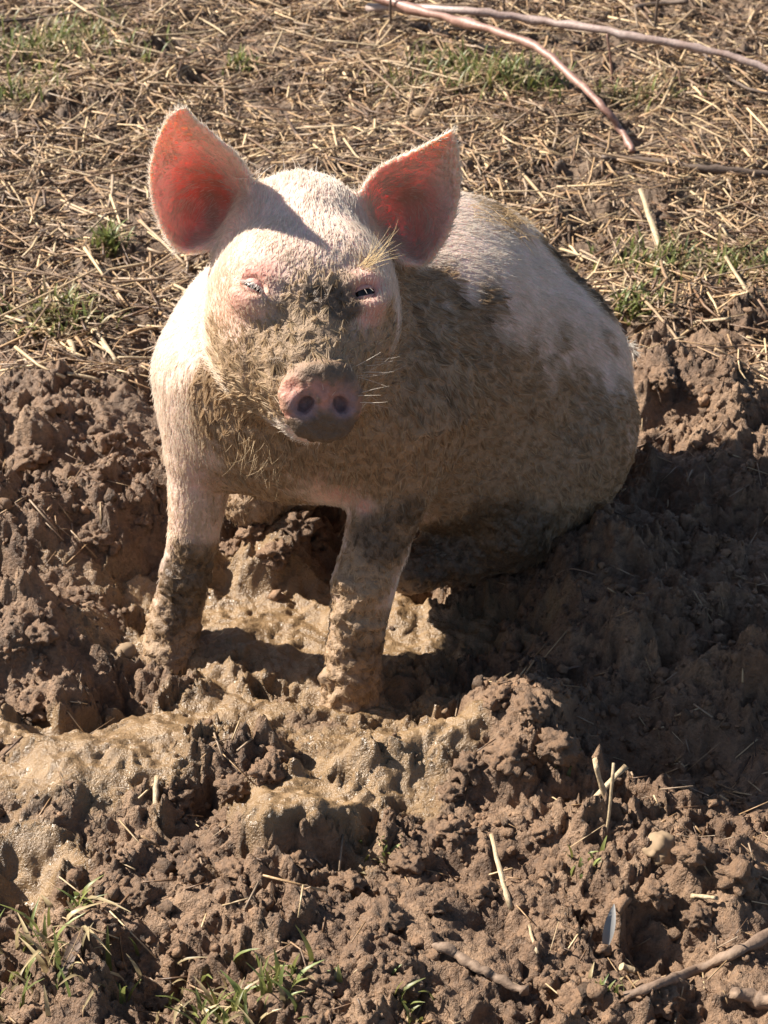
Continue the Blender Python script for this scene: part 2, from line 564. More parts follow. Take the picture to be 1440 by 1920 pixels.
def rot_to(d):                           # rows: axes with the first along d
    d = np.array(d, float)
    d /= np.linalg.norm(d)
    a = np.cross([0, 0, 1.0], d)
    a /= np.linalg.norm(a)
    return np.stack([d, a, np.cross(d, a)])
PR = []                                  # (kind, data, blend, flow)
def ell(c, r, B=I3, k=.03, flow=(0, 0, -1)):
    PR.append(('e', (np.array(c), np.array(r, float), B), k, flow))
def cone(a, b, ra, rb, k=.03, flow=None):
    a, b = np.array(a), np.array(b)
    PR.append(('c', (a, b, ra, rb), k, flow if flow is not None else b - a))

CH, MB, RU = at(578, 700, 1.79), at(770, 680, 1.89), at(955, 735, 1.97)
body_dir = (RU - CH) / np.linalg.norm(RU - CH)
down = np.array([0, 0, -1.0])
back_flow = body_dir + .55 * down
BB = rot_to(body_dir)
ell(CH, (.142, .122, .138), BB, .03, back_flow)
ell(MB, (.17, .150, .168), BB, .06, back_flow)
ell(RU, (.145, .140, .155), BB, .06, back_flow + .3 * down)
ell(at(850, 510, 2.0), (.14, .085, .09), BB, .05, back_flow)           # back line
ell(at(1062, 830, 1.90), (.082, .075, .105), BB, .012, back_flow + down)  # haunch
ell(at(900, 870, 1.88), (.12, .08, .085), BB, .05, back_flow + down)    # belly
ell(at(486, 620, 1.86), (.088, .08, .088), I3, .04, back_flow)         # shoulder beside the head
ell(at(446, 690, 1.82), (.070, .07, .080), I3, .04, down)
# front leg, viewer's left
sh = at(408, 720, 1.77)
cone(sh, at(380, 850, 1.755), .064, .040, .05, down)
cone(at(380, 850, 1.755), at(362, 1010, 1.735), .038, .0265, .006, down)
cone(at(362, 1010, 1.735), at(350, 1070, 1.735), .0265, .027, .006, down)
cone(at(350, 1070, 1.735), at(325, 1185, 1.73), .027, .028, .006, down)
cone(at(325, 1185, 1.73), at(302, 1300, 1.70), .029, .034, .006, down)
# front leg, viewer's right
cone(at(740, 770, 1.73), at(735, 905, 1.715), .075, .044, .05, down)
cone(at(735, 905, 1.715), at(706, 1020, 1.69), .044, .034, .006, down)
cone(at(706, 1020, 1.69), at(682, 1095, 1.675), .034, .033, .006, down)
cone(at(682, 1095, 1.675), at(664, 1215, 1.665), .033, .029, .006, down)
cone(at(664, 1215, 1.665), at(655, 1370, 1.65), .030, .036, .006, down)
# chest between the legs
ell(at(570, 800, 1.765), (.085, .08, .062), I3, .035, down)
# folded hind leg, viewer's right
cone(at(1010, 900, 1.91), at(960, 985, 1.84), .075, .048, .03, down - .4 * body_dir)
cone(at(960, 995, 1.85), at(860, 1035, 1.83), .042, .034, .02, -body_dir)
cone(at(860, 1035, 1.83), at(770, 1065, 1.80), .033, .029, .015, -body_dir)
# far hind leg
cone(at(560, 870, 1.97), at(480, 930, 1.93), .06, .04, .03, down)
# neck and head
nk = hp(0, -.11, -.058)
cone(CH + np.array([.02, -.02, .035]), nk, .122, .080, .04, (CH - nk) + .5 * down * .1)
ell(hp(.006, -.090, -.014), (.056, .070, .052), HB, .035, -f_ * .6 + u_ * .55)
ell(hp(0, -.026, -.008), (.072, .050, .044), HB, .035, -f_ * .3 + u_)
for s_ in (-1, 1):
    cone(hp(.030 * s_, -.02, -.012), hp(.014 * s_, .045, -.040), .046, .038, .035, -f_ * .5 + u_)
cone(hp(0, -.02, -.045), hp(.003, .082, -.046), .072, .035, .03, -f_ + .5 * u_)
ell(hp(0, .032, -.062), (.058, .052, .046), HB, .03, -f_ + .4 * u_)
for s_ in (-1, 1):
    ell(hp(.046 * s_, -.03, -.078), (.047, .080, .068), HB, .035, -f_ - .25 * u_ + .5 * s_ * r_)
    ell(hp(.044 * s_, .006, -.036), (.034, .040, .032), HB, .03, -f_ * .6 + u_ * .5)
    ell(hp(.053 * s_, .016, .008), (.022, .020, .014), HB, .02, u_ - f_ * .3)    # brow ridge
cone(hp(.003, .070, -.085), hp(0, -.03, -.118), .034, .060, .03, -f_ - .4 * u_)
ell(hp(0, -.07, -.120), (.078, .080, .062), HB, .040, down)                # jowl running into the neck
# the flat disc of the snout
DN = f_ * .86 + u_ * .51
DN /= np.linalg.norm(DN)
DB = np.stack([r_, DN, np.cross(r_, DN)])
DC = hp(.005, .109, -.042)
ell(DC, (.038, .013, .036), DB, .010, -f_)
NOSE = [DC + DN * .013 + r_ * sgn * .0185 - DB[2] * .001 for sgn in (-1, 1)]
EYES = []

# ears: outline traced, then cupped, set at the side of the crown
EARS = {
 'l': dict(Y=1.765, out=[(342, 196), (372, 226), (412, 262), (448, 296), (474, 345), (482, 385), (462, 425), (425, 452), (388, 468), (345, 476), (318, 455), (296, 412), (282, 360), (281, 305), (296, 255), (318, 215)],
           deep=(405, 385), dep=.062, lean=.062, att=[(478, 365), (430, 450)]),
 'r': dict(Y=1.775, out=[(850, 238), (812, 262), (762, 288), (715, 312), (684, 345), (676, 390), (690, 430), (715, 465), (752, 492), (792, 500), (822, 468), (845, 425), (860, 372), (862, 318), (858, 270)],
           deep=(740, 415), dep=.064, lean=.045, att=[(686, 350), (735, 480)]),
}
def poly_sd(px, py, poly):
    P = np.array(poly, float)
    Q = np.roll(P, -1, 0)
    ins = np.zeros(px.shape, bool)
    d2 = np.full(px.shape, 1e9)
    for (ax, ay), (bx, by) in zip(P, Q):
        t = np.clip(((px - ax) * (bx - ax) + (py - ay) * (by - ay)) / ((bx - ax) ** 2 + (by - ay) ** 2), 0, 1)
        d2 = np.minimum(d2, (px - ax - t * (bx - ax)) ** 2 + (py - ay - t * (by - ay)) ** 2)
        c = ((ay > py) != (by > py)) & (px < (bx - ax) * (py - ay) / (by - ay + 1e-9) + ax)
        ins ^= c
    return np.where(ins, 1, -1) * np.sqrt(d2)
def ear_points(e):
    oc = np.mean(np.array(e['out'], float), 0)
    out = smooth_path([tuple(oc + (np.array(q_) - oc) * .965) for q_ in e['out'] + [e['out'][0]]], 120)[:-1]
    for _ in range(6):                                   # no sharp corner at the tip
        out = .5 * out + .25 * (np.roll(out, 1, 0) + np.roll(out, -1, 0))
    x0, y0 = out.min(0)
    x1, y1 = out.max(0)
    gx, gy = np.meshgrid(np.arange(x0, x1, 3.2), np.arange(y0, y1, 3.2))
    gx, gy = gx.ravel(), gy.ravel()
    sd = poly_sd(gx, gy, out)
    k = sd > 1
    gx, gy, sd = gx[k], gy[k], sd[k]
    gx, gy, sd = np.concatenate([gx, out[:, 0]]), np.concatenate([gy, out[:, 1]]), np.concatenate([sd, np.zeros(len(out))])
    dd = np.hypot(gx - e['deep'][0], gy - e['deep'][1])
    prof = 1 - np.exp(-sd / 26.0)
    cup = e['dep'] * prof * np.exp(-(dd / 150.0) ** 2)
    tip = np.array(e['out'][0])
    td = np.hypot(gx - tip[0], gy - tip[1])
    cup = cup - .020 * np.exp(-(td / 75) ** 2) - .006 * np.exp(-sd / 12.0)        # tip and rim come forward
    bx, by = np.mean(np.array(e['att']), 0)
    ax_ = tip - np.array([bx, by])
    fr = np.clip(((gx - bx) * ax_[0] + (gy - by) * ax_[1]) / (ax_ @ ax_), 0, 1)
    cup = cup - e['lean'] * fr ** 1.2                 # ears lean forward
    P = np.array([at(a, b, e['Y'] + c) for a, b, c in zip(gx, gy, cup)])
    th = .0027 + .0032 * np.exp(-(dd / 90) ** 2)
    return P, th, np.clip(sd / 42, 0, 1)
EP = {k: ear_points(e) for k, e in EARS.items()}

def prim_d(p, pr):
    kind, d = pr[0], pr[1]
    if kind == 'e':
        c, r, B = d
        q = (p - c) @ B.T
        k0 = np.linalg.norm(q / r, axis=1)
        k1 = np.linalg.norm(q / (r * r), axis=1) + 1e-6
        return k0 * (k0 - 1) / k1
    a, b, ra, rb = d
    ba = b - a
    h = np.clip(((p - a) @ ba) / (ba @ ba), 0, 1)
    return np.linalg.norm(p - a - h[:, None] * ba, axis=1) - (ra + (rb - ra) * h)
def smin(a, b, k):
    h = np.clip(.5 + .5 * (b - a) / k, 0, 1)
    return b * (1 - h) + a * h - k * h * (1 - h)
def smax(a, b, k):
    return -smin(-a, -b, k)
def ear_d(p, key, want=False):
    P, th, rimd = EP[key]
    rim = np.zeros(len(p))
    lo_, hi_ = P.min(0) - .03, P.max(0) + .03
    out = np.full(len(p), .05)
    ids = np.nonzero(np.all((p > lo_) & (p < hi_), axis=1))[0]
    for i in range(0, len(ids), 20000):
        q = p[ids[i:i + 20000]]
        d2 = (q ** 2).sum(1)[:, None] + (P ** 2).sum(1)[None] - 2 * q @ P.T
        j = d2.argmin(1)
        out[ids[i:i + 20000]] = np.sqrt(np.maximum(d2[np.arange(len(q)), j], 0)) - th[j]
        rim[ids[i:i + 20000]] = rimd[j]
    return (out, rim) if want else out
EYEC = {}
def pig_sdf(p, ears=True):
    d = prim_d(p, PR[0])
    for pr in PR[1:]:
        d = smin(d, prim_d(p, pr), pr[2])
    # creases: elbow folds and the line behind the jowl
    if ears:
        for k in EP:
            d = smin(d, ear_d(p, k), .014)
    for ex in EYES:
        c, B = ex
        d = smin(d, prim_d(p, ('e', (c + B[2] * .0135 - B[1] * .0045, np.array([.018, .007, .005]), B))), .010)
        d = smin(d, prim_d(p, ('e', (c - B[2] * .0125 - B[1] * .0045, np.array([.016, .006, .0045]), B))), .010)
        d = smax(d, -prim_d(p, ('e', (c, np.array([.0125, .0095, .0072]), B))), .004)
    for nc in NOSE:
        sg = 1 if (nc - DC) @ r_ > 0 else -1
        for e_ in (0, 1):                            # slanting oval, not deep
            o_ = (r_ * sg * .6 + DB[2] * .8) * (.0035 * (2 * e_ - 1))
            d = smax(d, -prim_d(p, ('c', (nc + o_ + DN * .008, nc + o_ - DN * .012 - r_ * sg * .003, .0074, .0052))), .006)
    for s_ in (-1, 1):                                   # mouth line under the disc
        d = smax(d, -prim_d(p, ('c', (hp(.003, .104, -.088), hp(.046 * s_, .045, -.098), .0050, .0040))), .008)
    return d
eye_px = {'l': (474, 534), 'r': (686, 546)}
_found = []
for k, (ex, ey) in eye_px.items():
    d_ = ray(ex, ey)
    d_ = d_ / np.linalg.norm(d_)
    t_ = 1.2
    for _ in range(60):
        p_ = np.array([[0, 0, CAM_H]]) + d_ * t_
        t_ += float(pig_sdf(p_, False)[0]) * .8
    p_ = p_[0]
    n_ = np.array([float(pig_sdf((p_ + e_ * .004)[None], False)[0] - pig_sdf((p_ - e_ * .004)[None], False)[0]) for e_ in np.eye(3)])
    n_ /= np.linalg.norm(n_)
    out = n_ * .8 - d_ * .35
    out /= np.linalg.norm(out)
    a_ = np.cross(out, u_)
    a_ /= np.linalg.norm(a_)
    if a_ @ r_ < 0:
        a_ = -a_
    b_ = np.cross(a_, out)
    b_ = b_ if b_ @ u_ > 0 else -b_
    tl_ = R(10) * (1 if k == 'l' else -1)                # the outer corner sits a little higher
    a_, b_ = a_ * math.cos(tl_) - b_ * math.sin(tl_), b_ * math.cos(tl_) + a_ * math.sin(tl_)
    _found.append((p_, np.stack([a_, out, b_])))
EYES.extend(_found)
HSTEP = .0040
lo_b, hi_b = np.array([-.34, 1.40, -.12]), np.array([.44, 2.26, .66])
nb = 4
nc_ = np.ceil((hi_b - lo_b) / (HSTEP * nb)).astype(int)
cx = [lo_b[i] + (np.arange(nc_[i]) + .5) * HSTEP * nb for i in range(3)]
gc = np.stack(np.meshgrid(*cx, indexing='ij'), -1).reshape(-1, 3)
dc = pig_sdf(gc)
act = np.abs(dc) < HSTEP * nb * 1.9
Vg = np.repeat(np.repeat(np.repeat(dc.reshape(nc_), nb, 0), nb, 1), nb, 2).astype(np.float32)
off = (np.arange(nb) + .5) * HSTEP - HSTEP * nb / 2
oo = np.stack(np.meshgrid(off, off, off, indexing='ij'), -1).reshape(-1, 3)
ai = np.nonzero(act)[0]
pf = (gc[ai][:, None] + oo[None]).reshape(-1, 3)
df = np.concatenate([pig_sdf(pf[i:i + 300000]) for i in range(0, len(pf), 300000)])
I, J, K = np.unravel_index(ai, nc_)
oi = np.stack(np.meshgrid(np.arange(nb), np.arange(nb), np.arange(nb), indexing='ij'), -1).reshape(-1, 3)
Vg[(I[:, None] * nb + oi[None, :, 0]), (J[:, None] * nb + oi[None, :, 1]), (K[:, None] * nb + oi[None, :, 2])] = df.reshape(len(ai), -1)
def surface_nets(V, org, h):
    S = V < 0
    nx, ny, nz = V.shape
    cells = np.zeros((nx - 1, ny - 1, nz - 1), np.int8)
    for a in (0, 1):
        for b in (0, 1):
            for c in (0, 1):
                cells += S[a:nx - 1 + a, b:ny - 1 + b, c:nz - 1 + c]
    mx = (cells > 0) & (cells < 8)
    ci = np.argwhere(mx)
    idx = np.full(mx.shape, -1, np.int64)
    idx[mx] = np.arange(len(ci))
    acc, cnt = np.zeros((len(ci), 3)), np.zeros(len(ci))
    cr = [(a, b, c) for a in (0, 1) for b in (0, 1) for c in (0, 1)]
    for A in cr:
        for ax in range(3):
            if A[ax]:
                continue
            B = list(A)
            B[ax] = 1
            va = V[ci[:, 0] + A[0], ci[:, 1] + A[1], ci[:, 2] + A[2]]
            vb = V[ci[:, 0] + B[0], ci[:, 1] + B[1], ci[:, 2] + B[2]]
            k = (va < 0) != (vb < 0)
            t = va[k] / (va[k] - vb[k])
            p = np.tile(np.array(A, float), (k.sum(), 1))
            p[:, ax] += t
            acc[k] += p
            cnt[k] += 1
    P = org + (ci + acc / cnt[:, None]) * h
    F = []
    for ax in range(3):
        sl0, sl1 = [slice(None)] * 3, [slice(None)] * 3
        sl0[ax], sl1[ax] = slice(0, -1), slice(1, None)
        ch = S[tuple(sl0)] != S[tuple(sl1)]
        e = np.argwhere(ch)
        o1, o2 = (ax + 1) % 3, (ax + 2) % 3
        e = e[(e[:, o1] > 0) & (e[:, o2] > 0)]
        e = e[(e[:, o1] < V.shape[o1] - 1) & (e[:, o2] < V.shape[o2] - 1)]
        s0 = S[e[:, 0], e[:, 1], e[:, 2]]
        q = []
        for d1, d2 in ((0, 0), (-1, 0), (-1, -1), (0, -1)):
            c = e.copy()
            c[:, o1] += d1
            c[:, o2] += d2
            q.append(idx[c[:, 0], c[:, 1], c[:, 2]])
        q = np.stack(q, 1)
        q = np.where(s0[:, None], q, q[:, ::-1])
        F.append(q)
    return P, np.concatenate(F)
PV, PF = surface_nets(Vg, lo_b + HSTEP * .5, HSTEP)
def relax(P, F, it, lam=.5):
    n = len(P)
    e = np.concatenate([F[:, [0, 1]], F[:, [1, 2]], F[:, [2, 3]], F[:, [3, 0]]])
    e = np.concatenate([e, e[:, ::-1]])
    cnt = np.bincount(e[:, 0], minlength=n)[:, None]
    for i in range(it):
        for l in (lam, -lam * .96):
            acc = np.stack([np.bincount(e[:, 0], P[e[:, 1], k], n) for k in range(3)], 1)
            P = P + l * (acc / np.maximum(cnt, 1) - P)
    return P
PV = relax(PV, PF, 4)
def vert_normals(P, F):
    n = np.cross(P[F[:, 2]] - P[F[:, 0]], P[F[:, 3]] - P[F[:, 1]])
    N = np.zeros_like(P)
    for k in range(4):
        for a in range(3):
            N[:, a] += np.bincount(F[:, k], n[:, a], len(P))
    return N / (np.linalg.norm(N, axis=1)[:, None] + 1e-12)
PN = vert_normals(PV, PF)
bvh = BVHTree.FromPolygons(PV.tolist(), PF.tolist())
def on_pig(px, py):
    d = Vector(ray(px, py)).normalized()
    h = bvh.ray_cast(Vector((0, 0, CAM_H)), d)
    if h[0]:
        return np.array(h[0])
    q = PV - np.array([0, 0, CAM_H])
    dd_ = np.linalg.norm(np.cross(q, np.array(d)), axis=1) + .15 * np.clip(np.linalg.norm(q, axis=1) - 1.5, 0, 9)
    return PV[int(dd_.argmin())]

# ear / flow / region masks per vertex
allD = np.stack([prim_d(PV, pr) for pr in PR], 1)
wgt = np.exp(-(allD - allD.min(1)[:, None]) / .014)
wgt /= wgt.sum(1)[:, None]
FL = np.array([np.array(pr[3], float) / np.linalg.norm(pr[3]) for pr in PR])
flow = wgt @ FL
earm = np.zeros(len(PV))
earin = np.zeros(len(PV))
for k, e in EARS.items():
    dd, rimv = ear_d(PV, k, True)
    body_d = allD.min(1)
    w = sstep(.006, .0, dd) * sstep(.004, .014, body_d)
    earm = np.maximum(earm, w)
    tipp = at(*e['out'][0], e['Y'])
    base = at(*np.mean(np.array(e['att'] + [e['deep']]), 0), e['Y'])
    out_dir = PV - base
    out_dir /= np.linalg.norm(out_dir, axis=1)[:, None] + 1e-9
    flow = flow * (1 - w[:, None]) + w[:, None] * out_dir
    facing = sstep(-.1, .5, -(PN @ np.array([0, 1.0, -.3])))
    P_, th_, _ = EP[k]
    dp = at(*e['deep'], e['Y'] + e['dep'])
    earin = np.maximum(earin, w * facing * (.08 + .92 * sstep(.42, 1.1, rimv + .15 * fbm3(PV * 60, 2, 66))))
flow -= (flow * PN).sum(1)[:, None] * PN
flow /= np.linalg.norm(flow, axis=1)[:, None] + 1e-9

def blobs(lst, soft=.22):
    m = np.zeros(len(PV))
    for px, py, r, w in lst:
        p = on_pig(px, py)
        if p is None:
            continue
        d = np.linalg.norm(PV - p, axis=1)
        m = np.maximum(m, w * (1 - sstep(r * soft, r * 1.6, d)))
    return m
n_big, n_med, n_fin = fbm3(PV * 28, 3, 1), fbm3(PV * 80, 3, 5), fbm3(PV * 220, 2, 9)
mud_b = blobs([
    (790, 560, .06, .8), (800, 660, .08, .95), (850, 760, .10, 1), (900, 860, .11, 1), (1000, 860, .11, 1), (1100, 900, .08, 1), (760, 800, .08, 1), (770, 920, .08, 1),
    (1000, 960, .09, 1), (880, 640, .04, .7), (920, 560, .03, .6), (1150, 900, .06, .9), (980, 720, .05, .75), (1060, 760, .05, .7), (1090, 500, .03, .9), (1050, 440, .02, .8), (1120, 560, .025, .9), (1000, 640, .03, .45),
    (590, 630, .05, 1), (520, 690, .055, 1), (455, 760, .04, .75), (600, 840, .05, 1), (520, 830, .05, .9), (690, 700, .05, 1), (560, 600, .03, .9), (720, 620, .03, .8), (640, 560, .028, .95), (600, 520, .02, .5), (700, 800, .05, 1), (660, 880, .05, .9), (470, 680, .03, .7),
    (360, 1060, .03, 1), (340, 1130, .04, 1), (325, 1190, .045, 1), (300, 1250, .05, 1), (385, 1060, .03, 1), (690, 1000, .04, .9), (740, 980, .04, 1), (670, 1090, .045, 1), (660, 1190, .05, 1), (660, 1300, .06, 1), (700, 1200, .04, 1),
    (930, 1010, .1, 1), (850, 1030, .06, 1), (820, 1040, .06, 1), (600, 692, .03, 1), (560, 705, .025, 1), (650, 705, .025, 1), (940, 395, .022, .85), (900, 375, .02, .5), (480, 925, .06, 1), (760, 870, .06, 1), (775, 940, .05, 1), (740, 1000, .045, 1), (705, 1040, .04, 1), (780, 800, .06, 1), (1085, 475, .022, 1), (1110, 520, .026, 1.1), (1130, 560, .026, 1.1), (1050, 430, .018, .9), (880, 700, .07, 1), (950, 760, .07, 1), (870, 600, .035, .8), (1130, 820, .06, 1), (462, 745, .035, 1.2), (495, 785, .035, 1.2), (530, 810, .03, 1.2), (430, 700, .03, .8), (420, 680, .045, .75), (405, 740, .04, .65), (450, 820, .05, .85), (410, 770, .04, .6), (480, 780, .05, .9), (500, 880, .05, .8), (1180, 780, .05, .7), (1140, 640, .02, .5), (420, 700, .05, .45), (760, 520, .04, .8), (830, 540, .03, .7), (740, 700, .06, 1), (1050, 640, .03, .4), (660, 500, .02, .35),
])
n_str = fbm3(PV * np.array([75, 75, 18]), 3, 15)
mud = sstep(.12, .72, .26 * n_str + mud_b + .20 * n_big + .18 * n_med + .16 * n_fin)
dust = np.clip(blobs([(430, 650, .08, .95), (400, 590, .05, .7), (430, 800, .07, .8), (350, 860, .06, .6), (360, 980, .05, .8), (320, 760, .05, .4), (520, 480, .05, .4), (600, 470, .05, .25), (1080, 650, .06, .5), (960, 620, .06, .4), (560, 900, .06, .5), (640, 450, .06, .15)]) + .2 * n_med, 0, 1)
wetd_b = blobs([(640, 570, .022, 1), (600, 560, .018, .8), (1095, 500, .016, 1), (1118, 545, .018, 1.2), (1130, 570, .016, 1.1), (1065, 455, .012, .9), (350, 1150, .06, .75), (690, 1010, .04, .8), (760, 990, .05, .7), (360, 1080, .05, .7), (320, 1200, .05, .55), (610, 810, .022, 1), (930, 1020, .09, .8), (850, 1040, .07, .8), (690, 1000, .03, .7), (470, 690, .02, .5), (840, 750, .005, 1), (660, 1200, .05, .45), (660, 1290, .05, .45), (520, 690, .015, .7), (640, 700, .012, .8)])
wetd = sstep(.4, .75, wetd_b + .35 * n_big + .25 * n_med)
speck = blobs([(800, 560, .06, 1), (870, 580, .05, 1), (930, 560, .04, .9), (860, 660, .07, .9), (780, 640, .06, .8), (1000, 700, .05, .6), (1080, 560, .03, .8)])
wetd = np.maximum(wetd, .75 * speck * sstep(.12, .45, n_str + .5 * n_fin))
low = np.maximum(sstep(.06, -.02, PV[:, 2]), 1 - sstep(.05, .10, np.linalg.norm(PV - at(480, 930, 1.93), axis=1)))
mud = np.maximum(mud, sstep(.3, .7, low + .3 * n_big))
pinkm = np.clip(blobs([(440, 555, .024, .9), (475, 515, .024, 1), (420, 575, .018, .8), (685, 545, .02, 1), (700, 590, .018, .8), (640, 925, .024, .7), (600, 900, .02, .4), (682, 950, .013, .8), (385, 900, .025, .4)]), 0, 1)
dd_disc = np.linalg.norm((PV - DC) @ DB.T / np.array([.043, .023, .040]), axis=1)
disc = sstep(1.12, .95, dd_disc)
pinkm = np.maximum(pinkm, disc)
mud = mud * (1 - .9 * np.clip(pinkm, 0, 1) * (1 - disc))
rel = (PV - DC) @ DB.T
rup = -rel[:, 2] + .012 * n_big + .010 * np.abs(rel[:, 0] / .02 - .2 * n_med) ** 2 * .3
discmud = disc * np.clip(.12 + .85 * sstep(-.22, .16, n_med + .7 * n_big + .5 * n_fin) + sstep(-.002, -.012, rup + .006 * n_med) * 1.1 + sstep(.016, .030, rup + .008 * n_med) * .9 + sstep(.0, .02, rel[:, 0]) * .35, 0, 1) * (1 - .45 * sstep(-.012, -.030, rel[:, 0]) * sstep(-.004, .008, rup))
mud = mud * (1 - disc) + discmud * .9
mud = np.maximum(mud * (1 - earm), earm * .25 * sstep(.1, .6, n_big))
nost = np.zeros(len(PV))
for nc in NOSE:
    nost = np.maximum(nost, sstep(.017, .010, np.linalg.norm(PV - (nc - DN * .006), axis=1)))
SK_W, SK_P, SK_E = np.array([.74, .52, .44]), np.array([.60, .27, .22]), np.array([.78, .50, .41])
MUD_D, MUD_W = np.array([.28, .182, .102]), np.array([.075, .046, .026])
def lerp(a, b, t):
    return a + (b - a) * t[:, None]
col = np.tile(SK_W, (len(PV), 1)) * (1 + .12 * n_med[:, None])
col = lerp(col, SK_P, pinkm)
col = lerp(col, np.array([.56, .25, .19]), disc)
col = lerp(col, np.array([.78, .54, .45]), earm * .6)
col = lerp(col, SK_E, earin * .85)
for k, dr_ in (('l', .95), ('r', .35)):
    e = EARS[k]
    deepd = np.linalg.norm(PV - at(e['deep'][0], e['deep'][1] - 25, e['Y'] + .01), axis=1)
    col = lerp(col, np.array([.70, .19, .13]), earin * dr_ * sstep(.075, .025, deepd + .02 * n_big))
    col = lerp(col, np.array([.40, .26, .17]), earin * (.15 if k == 'l' else .45) * sstep(-.1, .5, n_big + .3 * n_med))
col = lerp(col, np.array([.42, .28, .17]), np.clip(dust * .5, 0, 1))
col = lerp(col, MUD_D, mud * .95) * (1 + .25 * (n_fin * mud)[:, None])
col = lerp(col, MUD_W, wetd * np.clip(mud + .3, 0, 1) * .85)
col = lerp(col, np.array([.15, .097, .060]), discmud * .85)
col = lerp(col, np.array([.120, .080, .052]), discmud * .85 * sstep(.0, -.010, rup + .005 * n_med)) * (1 + .3 * (disc * n_fin))[:, None]
col = lerp(col, np.array([.30, .19, .19]), nost * .8)
col = np.clip(col, .01, .95)
# caked mud on the legs and muzzle stands proud
legm = sstep(.13, .05, PV[:, 2]) * mud
disp = sstep(.6, 1, mud) * (1 - disc) * (.0022 * np.clip(n_med, -.3, 1) + .0012 * n_fin) + legm * (.0028 * np.clip(n_med, -.2, 1) + .0024 * n_fin) + mud * (1 - disc) * .0012 * n_fin
cake = blobs([(650, 1075, .022, 1), (660, 1160, .018, .8), (680, 1130, .02, .8), (620, 1300, .03, 1), (345, 1060, .015, .7)])
disp += cake * .007 * np.clip(n_med + .35, 0, 1)
disp += .0022 * disc * np.exp(-((dd_disc - .93) / .08) ** 2) - .0016 * np.exp(-((dd_disc - 1.14) / .05) ** 2) * (np.abs(rel[:, 0]) < .05)
disp += disc * (.0036 * n_med + .0026 * n_fin) * (1 - nost)
wr = np.sin(((PV - hp(0, 0, 0)) @ u_) * 330 + 3 * n_big) * pinkm * (1 - disc) * .0006
PV2 = PV + PN * (disp + wr)[:, None]

pig = bpy.data.objects.new('pig', None)
pig.location = (float(CH[0]), float(CH[1]), -.05)
C.objects.link(pig)
tag(pig, 'muddy pink and white pig sitting in a wallow and facing the viewer', 'pig')
bpy.context.view_layer.update()
PO = np.array(pig.location)
pig_body = mesh_obj('body', PV2 - PO, PF, M['skin'], pig, attrs={
    'Col': col, 'mud': np.clip(np.maximum(mud, discmud), 0, 1), 'wetmud': wetd * mud, 'sss': .35 + .65 * earm})

# eyes
def uv_patch(c, B, r, a0, a1, e0, e1, na=14, ne=10, fr=lambda a: 0):
    V, F = [], []
    for i in range(ne + 1):
        for j in range(na + 1):
            a = a0 + (a1 - a0) * j / na
            e = e0 + (e1 - e0) * i / ne + fr(j / na) * (i == ne)
            p = np.array([math.sin(a) * math.cos(e), math.cos(a) * math.cos(e), math.sin(e)]) * r
            V.append(c + p @ B)
    for i in range(ne):
        for j in range(na):
            k = i * (na + 1) + j
            F.append((k, k + 1, k + na + 2, k + na + 1))
    return np.array(V), F
hair_sets = []                           # (roots, dirs, normals, length, radius, colour, curl)
for (k, _e), (p, B) in zip(eye_px.items(), EYES):
    s_ = -1 if k == 'l' else 1
    a_, out = B[0], B[1]
    ce = p - out * .0118
    V, F = uv_patch(ce, B, .0112, -math.pi, math.pi, -math.pi / 2, math.pi / 2, 20, 14)
    eb = mesh_obj('eyeball', V - PO, F, M['eye'], pig)
    for nm, e0, e1, rr_ in (('upper_eyelid', 1.5, .16 if s_ < 0 else .24, .0124), ('lower_eyelid', -1.5, -.30, .0121)):
        V, F = uv_patch(ce, B, rr_, -1.75, 1.75, e0, e1, 16, 10, fr=lambda t, sg=(1 if e0 > 0 else -1): -sg * .28 * (2 * t - 1) ** 2)
        lid_in = V[-17:] + (ce - V[-17:]) * .22
        n0 = len(V)
        F = F + [(n0 - 17 + j, n0 - 16 + j, n0 + 1 + j, n0 + j) for j in range(16)]
        V = np.concatenate([V, lid_in])
        lc = np.tile(np.array([.60, .30, .25]), (len(V), 1)) * (1 + .3 * np.sin(np.linspace(0, 40, len(V))))[:, None] ** .5
        z0 = np.zeros(len(V))
        mesh_obj(nm, V - PO, F, M['skin'], pig, attrs={'Col': lc, 'mud': z0, 'wetmud': z0, 'sss': z0 + .4})
    # pale lashes hang over the eye; viewer's right ones darkened to suggest shade
    nl = 60 if s_ < 0 else 2
    t = rng.uniform(-1, 1, nl)
    e1 = .16 if s_ < 0 else .24
    roots = np.array([ce + np.array([math.sin(a * 1.1) * math.cos(e1), math.cos(a * 1.1) * math.cos(e1), math.sin(e1)]) @ B * .0126 for a in t])
    dirs = np.array([out * .8 + a_ * (.5 * v + rng.normal(0, .12)) - B[2] * (.75 + rng.normal(0, .12)) for v in t])
    hair_sets.append(dict(P=roots, D=dirs, N=np.tile(out, (nl, 1)), L=rng.uniform(.007, .012, nl), R=.00034, col=np.tile([.80, .74, .68] if s_ < 0 else [.34, .29, .26], (nl, 1)), lift=0.0, bend=.25, name='eyelash'))
#PIG_END

